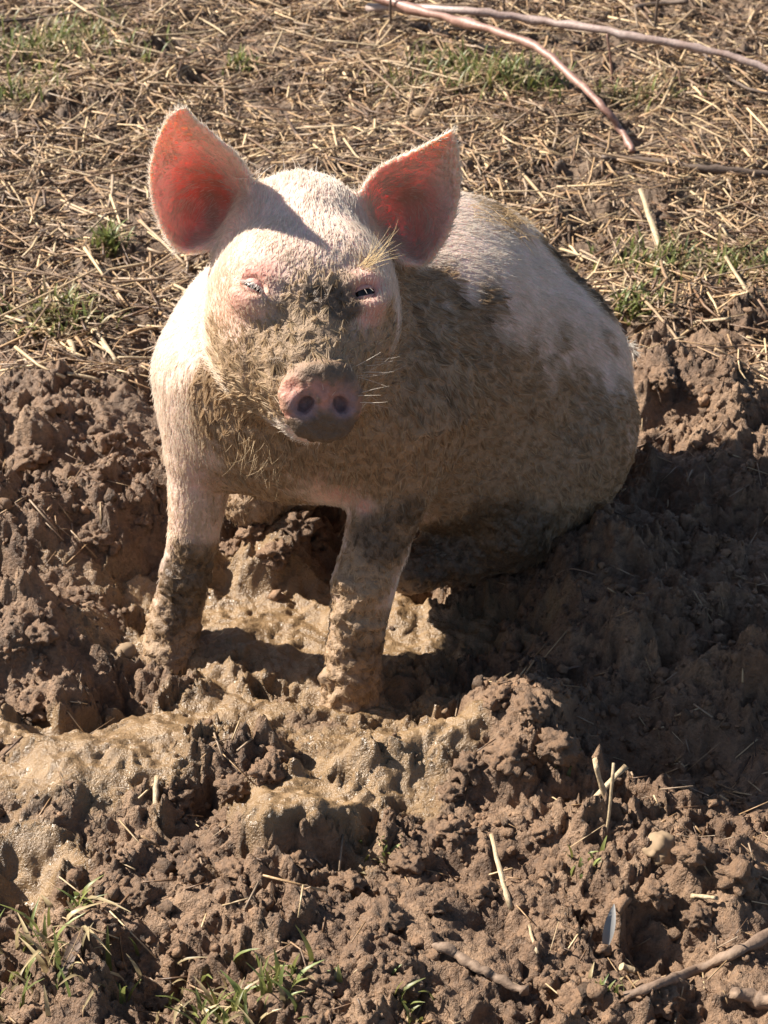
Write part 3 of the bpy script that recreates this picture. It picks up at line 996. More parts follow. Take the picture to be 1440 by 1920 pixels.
# tail tuft behind the rump
tp = at(1150, 655, 2.08)
tl = [tp, tp + np.array([.010, .005, .006]), tp + np.array([.018, .003, .004]), tp + np.array([.024, -.003, -.004])]
V, F = tube(smooth_path(tl, 14), np.linspace(.006, .002, 14), 8)
zz = np.zeros(len(V))
mesh_obj('tail', V - PO, F, M['skin'], pig, attrs={'Col': np.tile([.45, .32, .24], (len(V), 1)), 'mud': zz, 'wetmud': zz, 'sss': zz + .3})
roots = np.array([smooth_path(tl, 30)[i] for i in rng.integers(8, 30, 70)])
dirs = np.array([.8, -.1, -.2]) + rng.normal(0, .45, (70, 3))
hair_sets.append(dict(P=roots, D=dirs, N=np.tile([0, 0, 1.], (70, 1)), L=rng.uniform(.010, .020, 70), R=.00028, col=np.tile([.70, .64, .55], (70, 1)), lift=0., bend=.4, name='tail_hair'))

# ------------------------------------------------------------------ bristles
def strands(name, P, D, N, L, rad, colr, lift, bend, clump=None, nseg=4):
    n = len(P)
    D = D / (np.linalg.norm(D, axis=1)[:, None] + 1e-9)
    d0 = D * (1 - lift) + N * lift if np.isscalar(lift) else D * (1 - lift[:, None]) + N * lift[:, None]
    d0 /= np.linalg.norm(d0, axis=1)[:, None]
    side = np.cross(D, N)
    bs = rng.normal(0, bend, n)[:, None] * side - np.abs(rng.normal(0, bend * .5, n))[:, None] * N
    t = np.linspace(0, 1, nseg)
    pts = P[:, None] + L[:, None, None] * (t[None, :, None] * d0[:, None] + (t ** 2)[None, :, None] * bs[:, None] * .5)
    if clump is not None:
        tip, amt = clump
        pts += (amt[:, None] * (t ** 1.5)[None])[..., None] * (tip - pts[:, -1])[:, None]
    cu = bpy.data.hair_curves.new(name)
    cu.add_curves([nseg] * n)
    cu.attributes['position'].data.foreach_set('vector', (pts - PO).astype(np.float32).ravel())
    ra = cu.attributes.get('radius') or cu.attributes.new('radius', 'FLOAT', 'POINT')
    rv = (np.ones(n) * rad)[:, None] * np.array([1, .9, .7, .25] if nseg == 4 else np.linspace(1, .25, nseg))[None]
    ra.data.foreach_set('value', rv.astype(np.float32).ravel())
    ca = cu.attributes.new('hcol', 'FLOAT_COLOR', 'CURVE')
    c4 = np.ones((n, 4), np.float32)
    c4[:, :3] = np.clip(colr, .005, .95)
    ca.data.foreach_set('color', c4.ravel())
    cu.materials.append(M['hair'])
    o = bpy.data.objects.new(name, cu)
    C.objects.link(o)
    o.parent = pig
    return o
scene.cycles_curves.shape = 'RIBBONS'
# face-area weighted roots
quad = PF
fa = .5 * np.linalg.norm(np.cross(PV2[quad[:, 2]] - PV2[quad[:, 0]], PV2[quad[:, 3]] - PV2[quad[:, 1]]), axis=1)
fmask = 1 - .98 * disc[quad].mean(1)
fmask *= 1 - .9 * np.clip(pinkm[quad].mean(1), 0, 1) * (1 - disc[quad].mean(1))
fmask *= 1 - .72 * earin[quad].mean(1)
fmask *= 1 - .45 * sstep(.75, 1, mud[quad].mean(1))
fmask *= 1 - nost[quad].mean(1)
fmask *= np.where(PV2[quad].mean(1)[:, 2] < -.07, .1, 1)
prob = fa * fmask
NH = 200000
fi = rng.choice(len(quad), NH, p=prob / prob.sum())
uv = rng.random((NH, 2))
w4 = np.stack([(1 - uv[:, 0]) * (1 - uv[:, 1]), uv[:, 0] * (1 - uv[:, 1]), uv[:, 0] * uv[:, 1], (1 - uv[:, 0]) * uv[:, 1]], 1)
def interp(A):
    q = A[quad[fi]]
    return (q * (w4[..., None] if A.ndim == 2 else w4)).sum(1)
hP, hN, hF, hm, hw, hd, he = interp(PV2), interp(PN), interp(flow), interp(mud), interp(wetd), interp(dust), interp(earm)
nz = rng.normal(0, .13, (NH, 3)) + .20 * np.stack([fbm3(hP * 45 + s_, 2, 30 + s_) for s_ in range(3)], 1)
hD = hF + nz
hL = .0098 * (1 + .35 * rng.normal(size=NH)).clip(.4, 1.9)
zz = hP[:, 2]
facew = sstep(.16, .05, np.linalg.norm(hP - hp(0, .03, -.02), axis=1))
hL *= 1 - .40 * facew
hL *= 1 - .25 * he
hL *= 1 - .3 * hm * facew
hL *= 1 - .35 * sstep(.26, .18, zz) * (hP[:, 1] < 1.79)
hL *= 1 - .45 * hm * sstep(.2, .08, zz)
hc = np.tile([.75, .67, .575], (NH, 1)) * (1 + .10 * rng.normal(size=NH))[:, None]
hc = lerp(hc, np.array([.56, .42, .27]), np.clip(hd * .95, 0, 1))
mm = np.clip(hm * 1.05 + .55 * (rng.random(NH) - .5) * sstep(.03, .3, hm), 0, 1)
mcol = np.array([.38, .255, .145]) + facew[:, None] * np.array([.07, .065, .042])  # face mud lighter than the flank's: sunlight put into its colour
hc = hc + (mcol - hc) * mm[:, None]
hc = hc * (1 + .18 * rng.normal(size=NH) * mm)[:, None]
hc = lerp(hc, np.array([.085, .053, .03]), np.clip(hw * np.clip(hm + .25, 0, 1) * .85, 0, 1))
# mud glues bristles into tufts
from mathutils.kdtree import KDTree
ci_ = rng.choice(NH, 15000, replace=False)
kd = KDTree(len(ci_))
for a, i in enumerate(ci_):
    kd.insert(hP[i], a)
kd.balance()
need = np.nonzero(mm > .25)[0]
tip = hP.copy()
amt = np.zeros(NH)
ctip = hP[ci_] + (hD[ci_] / np.linalg.norm(hD[ci_], axis=1)[:, None] * .8 + hN[ci_] * .28) * hL[ci_][:, None] * 1.15
for i in need:
    a = kd.find(hP[i])[1]
    tip[i] = ctip[a]
    amt[i] = .55 * mm[i] + .3 * sstep(.7, 1, hm[i])
lift = (1 - .5 * hm) * np.clip(.06 + .05 * rng.normal(size=NH) + .08 * facew, .02, .5)
rad = .00024 * (1 + .8 * mm)
strands('bristles', hP, hD, hN, hL, rad, hc, lift, .28, (tip, amt))
for h in hair_sets:
    strands(h['name'], h['P'], h['D'], h['N'], h['L'], h['R'], h['col'] * (1 + .1 * rng.normal(size=len(h['P'])))[:, None], h['lift'], h['bend'])
def patch(pxs, n, spread, L, d, colr, radius, bend, name, lift=.3, nseg=7):
    P, N = [], []
    for i in range(n):
        px, py = pxs[rng.integers(len(pxs))]
        d_ = Vector(ray(px + rng.normal(0, spread), py + rng.normal(0, spread))).normalized()
        h = bvh.ray_cast(Vector((0, 0, CAM_H)), d_)
        if h[0]:
            P.append(h[0])
            N.append(h[1])
    P, N = np.array(P), np.array(N)
    D = np.array(d) + rng.normal(0, .3, (len(P), 3))
    strands(name, P, D, N, rng.uniform(*L, len(P)), radius, np.tile(colr, (len(P), 1)) * (1 + .15 * rng.normal(size=len(P)))[:, None], lift, bend, nseg=nseg)
patch([(490, 850), (530, 870), (570, 880), (620, 885), (460, 830), (650, 880)], 110, 16, (.012, .030), (-.15, -.35, -.9), (.50, .36, .21), .00028, .9, 'chin_whisker', .35)
patch([(672, 700), (690, 690), (680, 740)], 16, 10, (.025, .04), (.8, -.3, .3), (.70, .62, .52), .00024, .7, 'muzzle_whisker', .4)
patch([(690, 498), (680, 502)], 28, 5, (.025, .05), (.8, -.35, .75), (.62, .47, .27), .00030, .35, 'brow_tuft', .25)
patch([(930, 390), (960, 410), (900, 385), (950, 395)], 420, 16, (.015, .035), tuple(body_dir * .6 + np.array([0, -.3, -.3])), (.48, .34, .19), .00042, 1.1, 'back_tuft', .2)
patch([(500, 312), (540, 305), (480, 330), (590, 308)], 90, 12, (.014, .026), (0, .2, 1), (.84, .77, .68), .00036, .6, 'poll_hair', .5)

# ------------------------------------------------------------------ loose soil crumbs
def ico(sub):
    import bmesh
    bm = bmesh.new()
    bmesh.ops.create_icosphere(bm, subdivisions=sub, radius=1)
    V = np.array([v.co[:] for v in bm.verts])
    F = np.array([[v.index for v in f.verts] for f in bm.faces])
    bm.free()
    return V, F
IV, IF = ico(2)
LV = []
for s_ in range(10):
    n = fbm3(IV * 1.6 + s_ * 9.1, 2, 50 + s_)
    n2 = fbm3(IV * 4.5 + s_ * 5.3, 2, 80 + s_)
    LV.append(IV * (1 + .75 * n + .55 * n2)[:, None] * np.array([1, .85, .72]))
def rand_rot(n):
    q = rng.normal(size=(n, 4))
    q /= np.linalg.norm(q, axis=1)[:, None]
    w, x, y, z = q.T
    return np.stack([1 - 2 * (y * y + z * z), 2 * (x * y - z * w), 2 * (x * z + y * w), 2 * (x * y + z * w), 1 - 2 * (x * x + z * z), 2 * (y * z - x * w), 2 * (x * z - y * w), 2 * (y * z + x * w), 1 - 2 * (x * x + y * y)], 1).reshape(n, 3, 3)
def in_view(x, y, m=.06):
    d = y * cp + CAM_H * sp
    return np.abs(x) < 720 / FPX * d + m
def scatter(n, y0, y1, dens, mg=.5):
    X, Y = np.zeros(0), np.zeros(0)
    while len(X) < n:
        y = rng.uniform(y0, y1, n * 2)
        x = rng.uniform(-1.5, 1.5, n * 2)
        k = in_view(x, y, mg) & (rng.random(n * 2) < dens(x, y))
        X, Y = np.concatenate([X, x[k]]), np.concatenate([Y, y[k]])
    return X[:n], Y[:n]
def crumb_dens(x, y):
    W, L = wetmask(x, y), littermask(x, y)
    return np.clip((1 - W * .97) * (1 - .93 * L) * (1 - .75 * pitmask(x, y)) * sstep(-.3, .4, fbm2(x * 8, y * 8, 3, 88)), 0, 1)
NC = 9000
X, Y = scatter(NC, 1.02, 2.7, crumb_dens)
sz = np.exp(rng.normal(math.log(.0026), .5, NC)).clip(.0012, .009)
Zc = soil_z(X, Y) + sz * .25
RM = rand_rot(NC)
vs = rng.integers(0, 10, NC)
CV = np.einsum('nij,nvj->nvi', RM, np.array(LV)[vs]) * sz[:, None, None] + np.stack([X, Y, Zc], 1)[:, None]
CF = (IF[None] + (np.arange(NC) * len(IV))[:, None, None]).reshape(-1, 3)
cc = np.array([.208, .121, .068])[None] * (1 + .25 * rng.normal(size=NC)).clip(.4, 1.7)[:, None]
o = mesh_obj('soil_crumbs', CV.reshape(-1, 3), CF, M['crumb'], attrs={'Col': np.repeat(cc, len(IV), 0)})
tag(o, 'loose brown crumbs of soil scattered over the dug ground', 'soil', None, 'stuff')

# ------------------------------------------------------------------ straw
def straw_batch(X, Y, L, r, flat, tilt, raise_, colr, name, label, rings=3):
    n = len(X)
    a = rng.uniform(0, 2 * math.pi, n)
    dx, dy = np.cos(a), np.sin(a)
    z0 = soil_z(X - dx * L * .4, Y - dy * L * .4)
    z1 = soil_z(X + dx * L * .4, Y + dy * L * .4)
    zm = soil_z(X, Y)
    off = raise_ + np.maximum(0, zm - .5 * (z0 + z1)) * .7
    sl = np.clip((z1 - z0) / (.8 * L), -.6, .6) + rng.normal(0, tilt, n)
    D = np.stack([dx, dy, sl], 1)
    D /= np.linalg.norm(D, axis=1)[:, None]
    S = np.stack([-dy, dx, rng.normal(0, .4, n)], 1)
    S -= (S * D).sum(1)[:, None] * D
    S /= np.linalg.norm(S, axis=1)[:, None]
    U = np.cross(D, S)
    Cn = np.stack([X, Y, .5 * (z0 + z1) + off], 1)
    t = np.linspace(-.5, .5, rings)
    bend = rng.normal(0, .07, n)[:, None] * S + rng.normal(0, .03, n)[:, None] * U
    path = Cn[:, None] + L[:, None, None] * (t[None, :, None] * D[:, None] + (t ** 2)[None, :, None] * bend[:, None] * 2)
    q = np.array([(1, 0), (0, 1), (-1, 0), (0, -1)])
    V = path[:, :, None] + r[:, None, None, None] * (q[None, None, :, 0:1] * S[:, None, None] + flat * q[None, None, :, 1:2] * U[:, None, None])
    F = []
    for i in range(rings - 1):
        for k in range(4):
            F.append((i * 4 + k, i * 4 + (k + 1) % 4, i * 4 + 4 + (k + 1) % 4, i * 4 + 4 + k))
    F += [(3, 2, 1, 0), tuple((rings - 1) * 4 + k for k in range(4))]
    F = np.array(F)
    FA = (F[None] + (np.arange(n) * rings * 4)[:, None, None]).reshape(-1, 4)
    o = mesh_obj(name, V.reshape(-1, 3), FA, M['straw'], smooth=False, attrs={'Col': np.repeat(colr, rings * 4, 0)})
    tag(o, label, 'straw', None, 'stuff')
    return o
def straw_cols(n, lo=.0, hi=1.0):
    pal = np.array([[.11, .062, .035], [.17, .10, .056], [.28, .18, .10], [.37, .25, .14], [.55, .42, .26], [.33, .25, .18]])
    t = rng.integers(0, len(pal), n)
    pal = pal * np.array([1.0, .94, .86])
    return pal[t] * (1 + .15 * rng.normal(size=n)).clip(.6, 1.4)[:, None]
def straw_dens(x, y):
    return littermask(x, y) * (.35 + .65 * sstep(-.25, .3, fbm2(x * 4, y * 4, 3, 91)))
n = 17500
X, Y = scatter(n, 2.15, 4.4, straw_dens)
straw_batch(X, Y, np.exp(rng.normal(math.log(.055), .5, n)).clip(.015, .16), rng.uniform(.0009, .0026, n), .5, .12, rng.uniform(.001, .014, n), straw_cols(n), 'straw_litter', 'trampled layer of broken straw behind the pig')
n = 34000
X, Y = scatter(n, 2.15, 4.4, straw_dens)
straw_batch(X, Y, np.exp(rng.normal(math.log(.026), .5, n)).clip(.008, .07), rng.uniform(.0006, .0016, n), .4, .2, rng.uniform(.0, .009, n), straw_cols(n), 'chaff_litter', 'short brown chaff trodden between the straw', 2)
def soil_straw(x, y):
    return (1 - wetmask(x, y)) * (1 - littermask(x, y)) * (1 - pitmask(x, y)) * (.15 + .85 * sstep(.0, .4, fbm2(x * 5, y * 5, 2, 95)))
n = 2200
X, Y = scatter(n, 1.05, 2.5, soil_straw)
straw_batch(X, Y, np.exp(rng.normal(math.log(.022), .5, n)).clip(.008, .06), rng.uniform(.0005, .0013, n), .6, .3, rng.uniform(.0, .006, n), straw_cols(n) * .8, 'straw_shreds', 'small root and straw shreds in the dug soil', 2)

# 300 stems that can be told apart
SM = []
for s_ in range(14):
    g_ = np.random.default_rng(100 + s_)
    t = np.linspace(-.5, .5, 7)
    P = np.stack([t, g_.normal(0, .022) * t ** 2 * 2 + .0025 * g_.normal(size=7), g_.normal(0, .02) * t ** 2 * 2], 1)
    V, F = tube(P, np.full(7, .018 + .006 * g_.random()) * (1 + .12 * g_.normal(size=7)), 6)
    V[:, 2] *= .8
    SM.append(mesh_obj('straw', V, F, M['strawi'], mesh_only=True))
def lay(px=None, py=None, qx=None, qy=None, p=None, q=None, up=0.004):
    a = hit_ground(px, py) if p is None else p
    b = hit_ground(qx, qy) if q is None else q
    return a + np.array([0, 0, up]), b + np.array([0, 0, up])
def put_stem(me, a, b, width, name):
    o = bpy.data.objects.new(name, me)
    C.objects.link(o)
    d = b - a
    L = float(np.linalg.norm(d))
    o.location = (a + b) / 2
    o.rotation_euler = Vector(d).to_track_quat('X', 'Z').to_euler()
    o.scale = (L, width / .036, width / .036)
    return o
X, Y = scatter(285, 2.2, 3.9, straw_dens, -.02)
ang = rng.uniform(0, math.pi, 285)
LS = ['loose dry straw lying on the ground beyond the ear on the sunlit side', 'loose dry straw lying on the ground right behind the head of the pig', 'loose dry straw lying on the ground beyond the back, under the bramble canes']
GS = ['straws beyond the sunlit ear', 'straws right behind the head', 'straws beyond the back and under the canes']
LL = rng.uniform(.07, .20, 285)
A = np.stack([X - .5 * LL * np.cos(ang), Y - .5 * LL * np.sin(ang)], 1)
Bq = np.stack([X + .5 * LL * np.cos(ang), Y + .5 * LL * np.sin(ang)], 1)
za, zb = soil_z(A[:, 0], A[:, 1]), soil_z(Bq[:, 0], Bq[:, 1])
for i in range(285):
    up = rng.uniform(.006, .018)
    o = put_stem(SM[i % 14], np.array([*A[i], za[i] + up]), np.array([*Bq[i], zb[i] + up + rng.normal(0, .008)]), rng.uniform(.0022, .0046), 'straw')
    tag(o, LS[0 if X[i] < -.27 else (2 if X[i] > .12 else 1)], 'straw', GS[0 if X[i] < -.27 else (2 if X[i] > .12 else 1)])

pale = plant_material('pale_straw', .55, stops=[(.3, (.33, .235, .135)), (.7, (.55, .43, .27))], grain=(.12, 1, 1))
SP = []
for me in SM[:4]:
    m2 = me.copy()
    m2.name = 'pale_straw'
    m2.materials.clear()
    m2.materials.append(pale)
    SP.append(m2)
def pick(name, label, cat, px, py, qx, qy, w, za=.004, zb=.004, k=0, group=None):
    a, b = hit_ground(px, py) + np.array([0, 0, za]), hit_ground(qx, qy) + np.array([0, 0, zb])
    o = put_stem(SP[k % 4], a, b, w, name)
    return tag(o, label, cat, group)
def pick_up(name, label, cat, px, py, qx, qy, w, dY=0.0, k=0):   # stands up out of the soil at (px, py)
    a = hit_ground(px, py)
    b = at(qx, qy, a[1] + dY)
    o = put_stem(SP[k % 4], a - (b - a) * .15, b, w, name)
    return tag(o, label, cat)
pick_up('straw', 'pale split straw stalk leaning upright between dark soil and clods', 'straw', 1142, 1515, 1112, 1425, .0060, .01, 0)
pick_up('straw', 'thick pale cut stalk lying slantwise across the upright straw', 'straw', 1085, 1528, 1174, 1436, .0065, .03, 1)
pick_up('straw', 'thin upright straw behind the pale split stalk', 'straw', 1138, 1560, 1152, 1432, .003, .02, 2)
pick('straw', 'long pale bent stalk on the ground beyond the rump of the pig', 'straw', 1196, 385, 1255, 522, .0085, .03, .006, 3)
pick('straw', 'cream straw piece pointing down at the soil by the shoulder of the pig', 'straw', 178, 625, 222, 690, .0055, .008, .008, 0)
pick('straw', 'short stubby cream straw standing above the clods on the side bank', 'straw', 135, 652, 142, 682, .008, .01, .006, 1)
pick('straw', 'straight tan straw lying across the clods of the side bank', 'straw', 128, 714, 190, 728, .0055, .012, .012, 2)
pick('straw', 'white straw beside the dark roots under the far bank', 'straw', 212, 602, 262, 614, .005, .01, .01, 3)
pick('straw', 'straw lying on the lit bank beyond the haunch', 'straw', 1295, 622, 1370, 612, .006, .014, .012, 1)
pick('straw', 'straw leaning over the lit bank close to the edge of the picture', 'straw', 1355, 500, 1405, 570, .0055, .02, .012, 2)
pick('straw', 'brown straw stuck steeply in the crumbly soil in front of the wet mound', 'straw', 918, 1592, 956, 1712, .0045, .02, .006, 3)
pick('straw', 'short cut straw end on the soil near the bottom edge', 'straw', 1160, 1822, 1192, 1834, .007, .008, .008, 1)
pick('straw', 'pale flat straw between the clods right of the grey leaf', 'straw', 1295, 1697, 1345, 1702, .004, .012, .012, 0)
pick('straw', 'thin straw lying in the soil at the lower middle', 'straw', 990, 1748, 1005, 1800, .003, .01, .01, 2)
pick('straw', 'upright straw stub in the churned mud of the trough', 'straw', 294, 1482, 293, 1530, .005, .02, .004, 3)

# ------------------------------------------------------------------ sticks
def stick(name, label, cat, pts, w0, w1, m, nseg=24, jit=.08, seed=1, up=None, sides=8, knots=True):
    P = []
    for i, q in enumerate(pts):
        g = hit_ground(q[0], q[1])
        if len(q) > 2 and q[2]:                      # lifted off the soil by this much
            P.append(G(q[0], q[1], g[2] + q[2]))
        else:
            P.append(g + np.array([0, 0, w0 * .4]))
    S = smooth_path(P, nseg)
    g_ = np.random.default_rng(seed)
    S[1:-1] += g_.normal(0, w0 * .07, (nseg - 2, 3))
    rr = np.linspace(w0, w1, nseg) / 2 * (1 + jit * g_.normal(size=nseg))
    kn = np.ones(nseg)
    kn[g_.integers(2, nseg - 1, max(1, nseg // 7))] = 1.28
    V, F = tube(S, rr * kn, sides, .05, seed, .32 if m is M['root'] else .10)
    o = S[0].copy()
    ob = mesh_obj(name, V - o, F, m)
    ob.location = o
    return tag(ob, label, cat), S
stick('bramble_cane', 'long pinkish bramble stem arching over the straw to the dark stick', 'stem',
      [(660, -18, .05), (780, 18, .06), (900, 50, .07), (1000, 85, .075), (1075, 145, .07), (1130, 200, .05), (1165, 245, .025), (1186, 285, .008)], .018, .011, M['pink'], 40)
stick('bramble_cane', 'long pale bramble stem running across the straw at the top', 'stem',
      [(690, 14, .03), (860, 20, .05), (1000, 38, .05), (1150, 62, .055), (1290, 88, .05), (1380, 108, .045), (1470, 146, .03)], .016, .013, M['pale'], 40, seed=2)
stick('fallen_stick', 'dark stick lying level on the straw under the bramble tip', 'stick', [(1128, 296, .02), (1220, 302, .016), (1330, 318, .016), (1480, 330, .016)], .011, .014, M['bark'], 24, seed=3)
stick('fallen_stick', 'thin dark twig lying slantwise below the pale bramble stem', 'stick', [(1305, 85, .03), (1360, 140, .018), (1410, 168, .015), (1470, 180, .015)], .006, .005, M['bark'], 18, seed=4)
stick('fallen_stick', 'dark broken stick on the straw at the top edge', 'stick', [(1190, 14, .015), (1240, 6, .015), (1290, 2, .015)], .012, .010, M['bark'], 10, seed=5)
stick('fallen_stick', 'thin dark twig lying over the grassy straw in the corner', 'stick', [(-10, 42, .02), (70, 34, .02), (170, 18, .02), (260, 6, .02)], .006, .004, M['bark'], 16, seed=6)
stick('fallen_stick', 'dark stick end lying on the bank at the side edge', 'stick', [(-20, 618, .014), (30, 602, .014), (82, 578, .016)], .010, .007, M['bark'], 12, seed=7)
stick('fallen_stick', 'flat weathered stick half buried in the soil at the bottom', 'stick', [(818, 1768, .008), (870, 1800, .010), (925, 1830, .010), (985, 1862, .008)], .010, .008, M['root'], 22, .12, seed=8)
stick('root', 'knotty brown root rising out of the soil in the bottom corner', 'root', [(1170, 1872), (1240, 1848), (1310, 1820), (1380, 1785, .006), (1460, 1745, .012)], .006, .009, M['root'], 22, .12, seed=9)
stick('root', 'thick pinkish root end on the soil at the bottom edge', 'root', [(1375, 1868), (1420, 1880), (1470, 1888)], .014, .018, M['root'], 10, .1, seed=10)
def upright(label, px, py, qx, qy, w, m, seed):
    a = hit_ground(px, py)
    b = at(qx, qy, a[1])
    S = smooth_path([a - np.array([0, 0, .01]), .5 * (a + b) + rng.normal(0, .003, 3), b], 12)
    V, F = tube(S, np.linspace(w, w * .7, 12) / 2, 6, .06, seed)
    ob = mesh_obj('bramble_shoot', V - a, F, m)
    ob.location = a
    tag(ob, label, 'shoot')
upright('dark upright shoot crossing the pale stem above the pink one', 938, 52, 944, -20, .006, M['bark'], 20)
upright('dark upright shoot standing behind the pale stem at the top', 1228, 62, 1236, -20, .007, M['bark'], 21)
upright('short dark shoot beside the crossing bramble stems', 733, 52, 733, -20, .006, M['bark'], 22)
upright('thin pink shoot hanging from the pale stem to the ground', 1150, 172, 1138, 64, .005, M['pink'], 23)
# fine twigs and rootlets in the dark bank
ro = [[(1185, 845), (1230, 825), (1262, 802, .008)], [(1290, 825), (1330, 815), (1352, 798), (1355, 775)], [(1030, 1085), (1070, 1068), (1120, 1080)], [(1050, 1258), (1100, 1248), (1115, 1240)], [(1225, 720), (1236, 740), (1240, 762)]]
for i, r0 in enumerate(ro):
    stick('rootlet', ['fine rootlet on the dark slope next to the haunch', 'curled rootlet in the dark bank near the edge', 'pale rootlet lying on the dark mound before the haunch', 'short rootlet in the shaded soil below the mound', 'tiny rootlet on the crest behind the rump'][i], 'root', r0, .0026, .0014, M['root'], 12, seed=30 + i, sides=5)
# withered leaves
def leaf(label, px, py, qx, qy, w, m, seed, up=.03):
    a, b = hit_ground(px, py), hit_ground(qx, qy)
    a = a + np.array([0, 0, .004])
    b = b + np.array([0, 0, up])
    d = b - a
    L = np.linalg.norm(d)
    d /= L
    s = np.cross(d, [0, -.5, 1.0])
    s /= np.linalg.norm(s)
    nrm = np.cross(s, d)
    V, F = [], []
    for lay_ in (0, 1):
        for i in range(11):
            t = i / 10
            wd = w * math.sin(math.pi * min(1, .12 + .88 * t)) ** .8
            for j in (-1, 0, 1):
                V.append(a + d * L * t + s * wd * j * .5 + nrm * (.12 * L * math.sin(t * 3) + abs(j) * wd * .25 - lay_ * .0008))
    for lay_ in (0, 1):
        for i in range(10):
            for j in (0, 1):
                k = lay_ * 33 + i * 3 + j
                F.append((k, k + 1, k + 4, k + 3) if lay_ == 0 else (k, k + 3, k + 4, k + 1))
    ob = mesh_obj('withered_leaf', np.array(V) - a, F, m)
    ob.location = a
    tag(ob, label, 'leaf')
leaf('narrow grey withered leaf propped on the crumbly soil', 1134, 1782, 1150, 1712, .010, M['greyleaf'], 1, .012)
leaf('dark withered leaf blade in the grass of the bottom corner', 118, 1838, 166, 1772, .011, M['bark'], 2, .02)

# ------------------------------------------------------------------ stones
def rock(name, label, cat, px, py, r, m, seed, sink=.3, sub=3, rough=.16, fine=.05, group=None, cols=None, sq=(1, .85, .75)):
    V, F = ico(sub)
    n = fbm3(V * 1.3 + seed * 7.7, 2, 200 + seed)
    n2 = fbm3(V * 4.0 + seed * 3.1, 3, 300 + seed)
    V = V * (1 + rough * n + fine * n2)[:, None] * r * np.array(sq)
    g = hit_ground(px, py)
    at_ = {'Col': np.tile(cols, (len(V), 1))} if cols is not None else None
    ob = mesh_obj(name, V, F, m, attrs=at_)
    ob.location = g + np.array([0, 0, r * sq[2] * (1 - 2 * sink)])
    ob.rotation_euler[2] = seed * 1.7
    return tag(ob, label, cat, group)
rock('field_stone', 'round ochre stone among the crumbly soil', 'stone', 1238, 1596, .016, M['stone'], 1, .38, 4, .35, .16, sq=(1, .95, .8))
rock('field_stone', 'brown stone in the straw above the far ear', 'stone', 790, 228, .022, M['stone'], 2, .25)
rock('field_stone', 'small grey stone lying by the pale stalk', 'stone', 1050, 312, .010, M['greyleaf'], 3, .25)
rock('field_stone', 'ochre lump at the outer side of the muddy front foot', 'stone', 234, 1228, .013, M['stone'], 4, .25)

# mud clods large enough to pick out
clods = [(1240, 715, .03), (1385, 1640, .034), (1300, 1600, .022), (1000, 1330, .026), (930, 1310, .022), (1040, 1400, .03), (960, 1420, .032), (880, 1440, .026), (1060, 1500, .02), (840, 1490, .02),
         (480, 1000, .03), (560, 985, .034), (520, 1040, .03), (600, 1010, .024), (430, 1030, .02), (540, 945, .018), (90, 770, .03), (150, 730, .026), (200, 830, .024), (60, 860, .03), (130, 900, .026), (255, 860, .022), (180, 1010, .026), (270, 980, .02),
         (70, 1190, .028), (30, 1220, .026), (150, 1120, .022), (60, 1330, .028), (440, 1480, .024), (500, 1450, .026), (420, 1540, .022), (520, 1420, .018), (330, 1500, .02), (560, 1620, .02), (260, 1680, .022), (440, 1640, .024), (360, 1640, .018),
         (650, 1660, .024), (760, 1620, .022), (850, 1560, .022), (720, 1730, .026), (900, 1680, .024), (1040, 1640, .022), (1100, 1700, .024), (1230, 1680, .024), (820, 1700, .018), (600, 1850, .026), (760, 1850, .024), (1080, 1880, .024), (1310, 1720, .022), (1240, 1880, .022), (300, 1880, .02), (1020, 1560, .018), (1170, 1560, .018)]
for i, (px, py, r) in enumerate(clods):
    if py > 1600:
        lab = 'brown soil clod in the crumbly strip along the bottom edge'
    elif py > 1290:
        lab = 'brown clod on the lit heap right of the wet smooth mud' if px > 820 else 'muddy clod in the churned hollow between the wet smooth lumps'
    elif px > 400 and py > 900:
        lab = 'muddy clod in the wallow behind the front legs'
    else:
        lab = 'dark clod on the crest behind the rump' if px > 1000 else ('clod on the upper bank beside the shoulder' if py < 920 else 'clod on the lower bank beside the muddy front leg')
    gr = lab.replace('clod', 'clods')
    rock('soil_clod', lab, 'clod', px, py, r * .62, M['crumb'], 20 + i, .40, 4, .6, .75, gr, np.array([.208, .121, .068]) * (1 + .12 * math.sin(i * 3.3)), (1, .9, .7))

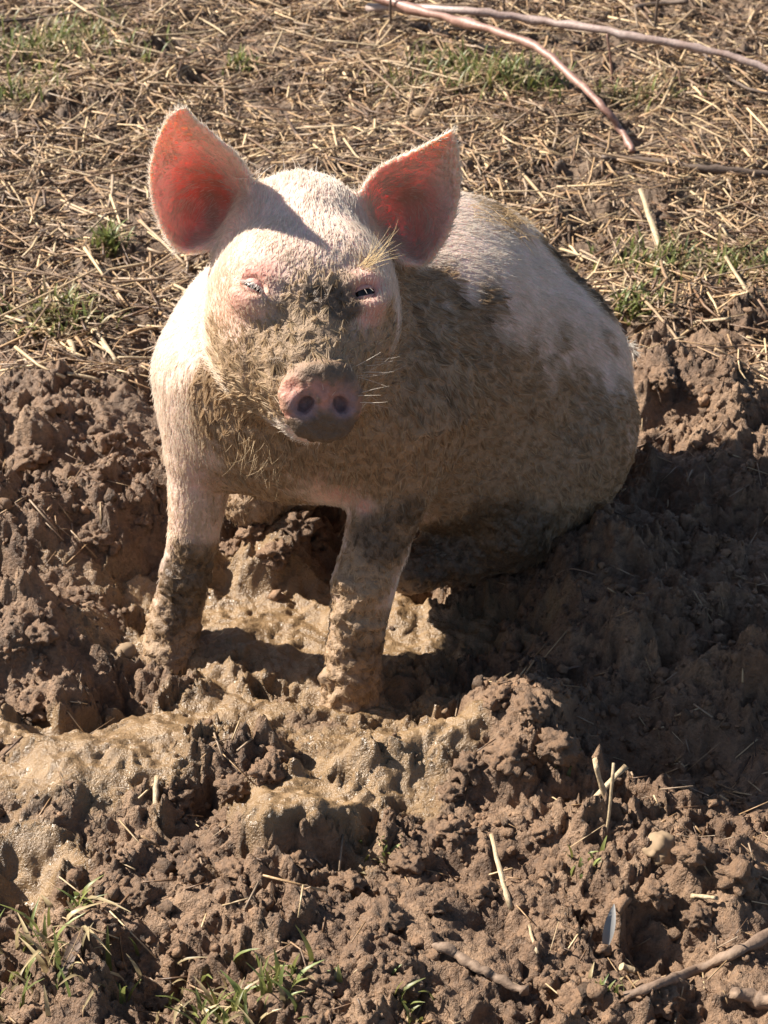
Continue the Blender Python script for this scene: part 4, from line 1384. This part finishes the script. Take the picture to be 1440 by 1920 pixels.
# ------------------------------------------------------------------ grass
def tuft(label, px, py, n, h, spread, dry=.25, seed=0, lean=.6, wid=.0022, nm='grass_tuft'):
    g_ = np.random.default_rng(500 + seed)
    c = hit_ground(px, py)
    V, F, cl = [], [], []
    xs_ = c[0] + g_.normal(0, spread, n)
    ys_ = c[1] + g_.normal(0, spread * .8, n)
    zs_ = soil_z(xs_, ys_)
    for i in range(n):
        a = g_.uniform(0, 2 * math.pi)
        hh = h * g_.uniform(.45, 1.15)
        d = np.array([math.cos(a), math.sin(a), 0]) * lean * g_.uniform(.3, 1.4)
        w = wid * g_.uniform(.6, 1.3)
        s = np.array([-math.sin(a), math.cos(a), 0])
        if g_.random() < dry:
            base = np.array([.42, .33, .18]) * g_.uniform(.6, 1.2)
            d *= 1.5
        else:
            base = np.array([.15, .185, .06]) * g_.uniform(.6, 1.35) + np.array([.06, .03, .0]) * g_.random()
        k0 = len(V)
        for j in range(6):
            t = j / 5
            p = np.array([xs_[i], ys_[i], zs_[i] - .003]) + hh * (np.array([0, 0, 1]) * t * (1 - .45 * t * np.linalg.norm(d)) + d * t * t)
            ww = w * (1 - t ** 2.2) + .0002
            up_ = np.array([0, 0, .35 * ww])
            V += [p - s * ww + up_, p, p + s * ww + up_]
            cl += [base * (.8 + .4 * t)] * 3
        for j in range(5):
            for q in (0, 1):
                k = k0 + j * 3 + q
                F.append((k, k + 1, k + 4, k + 3))
    ob = mesh_obj(nm, np.array(V) - c, np.array(F), M['grass'], attrs={'Col': np.array(cl)})
    ob.location = c
    tag(ob, label, 'grass', None if spread >= .027 else 'tufts of grass', 'stuff' if spread >= .027 else None)
T = [
    ('broad thin patch of green grass in the far corner', 100, 90, 260, .05, .10, .3), ('sparse green grass at the far side edge', 30, 190, 90, .05, .05, .4), ('green tuft in the straw left of the near ear', 205, 455, 70, .045, .011, .2),
    ('small green tuft in the straw above the near ear', 455, 125, 50, .04, .014, .3), ('yellow green tuft under the arching pink stem', 955, 150, 150, .055, .055, .3), ('low green patch near the start of the pink stem', 850, 130, 90, .045, .045, .35),
    ('yellow green patch right of the far ear', 760, 165, 60, .035, .04, .4), ('bright green tuft on the bank edge above the dark hollow', 1185, 575, 130, .032, .025, .15), ('green patch around the long pale stalk', 1235, 492, 110, .04, .045, .35),
    ('green grass at the edge beyond the lit bank', 1400, 510, 70, .05, .04, .4), ('dry olive grass on the near-side bank', 105, 590, 110, .045, .035, .45), ('dry grass under the dark twig below the pale stem', 1190, 190, 60, .045, .04, .6),
    ('big ragged patch of green and dry grass in the bottom corner', 110, 1815, 48, .048, .045, .65), ('green tuft on the bottom edge', 450, 1880, 60, .04, .028, .3), ('few green sprigs beside the wet mud of the trough', 150, 1690, 12, .03, .01, .1),
    ('lone bright grass sprout at the bottom', 562, 1826, 5, .03, .004, 0), ('tiny sprouts in the soil under the straight straw', 1100, 1630, 10, .02, .012, .1), ('tiny sprouts at the foot of the round clods', 720, 1590, 14, .016, .012, .2), ('small sprouts below the cut straw end', 1150, 1855, 12, .02, .012, .1), ('grass sprouts at the bottom near the flat stick', 780, 1900, 14, .025, .015, .2), ('small sprig on the crest of the clod mound', 1060, 1412, 8, .014, .008, .1), ('sprout by the dark leaf in the soil', 620, 1838, 8, .018, .008, .1),
]
for i, (lab, px, py, n, h, s_, dr) in enumerate(T):
    tuft(lab, px, py, int(n * (1.7 if s_ >= .027 else 1.2)), h, s_, dr, i, nm='grass_patch' if s_ >= .027 else 'grass_tuft')
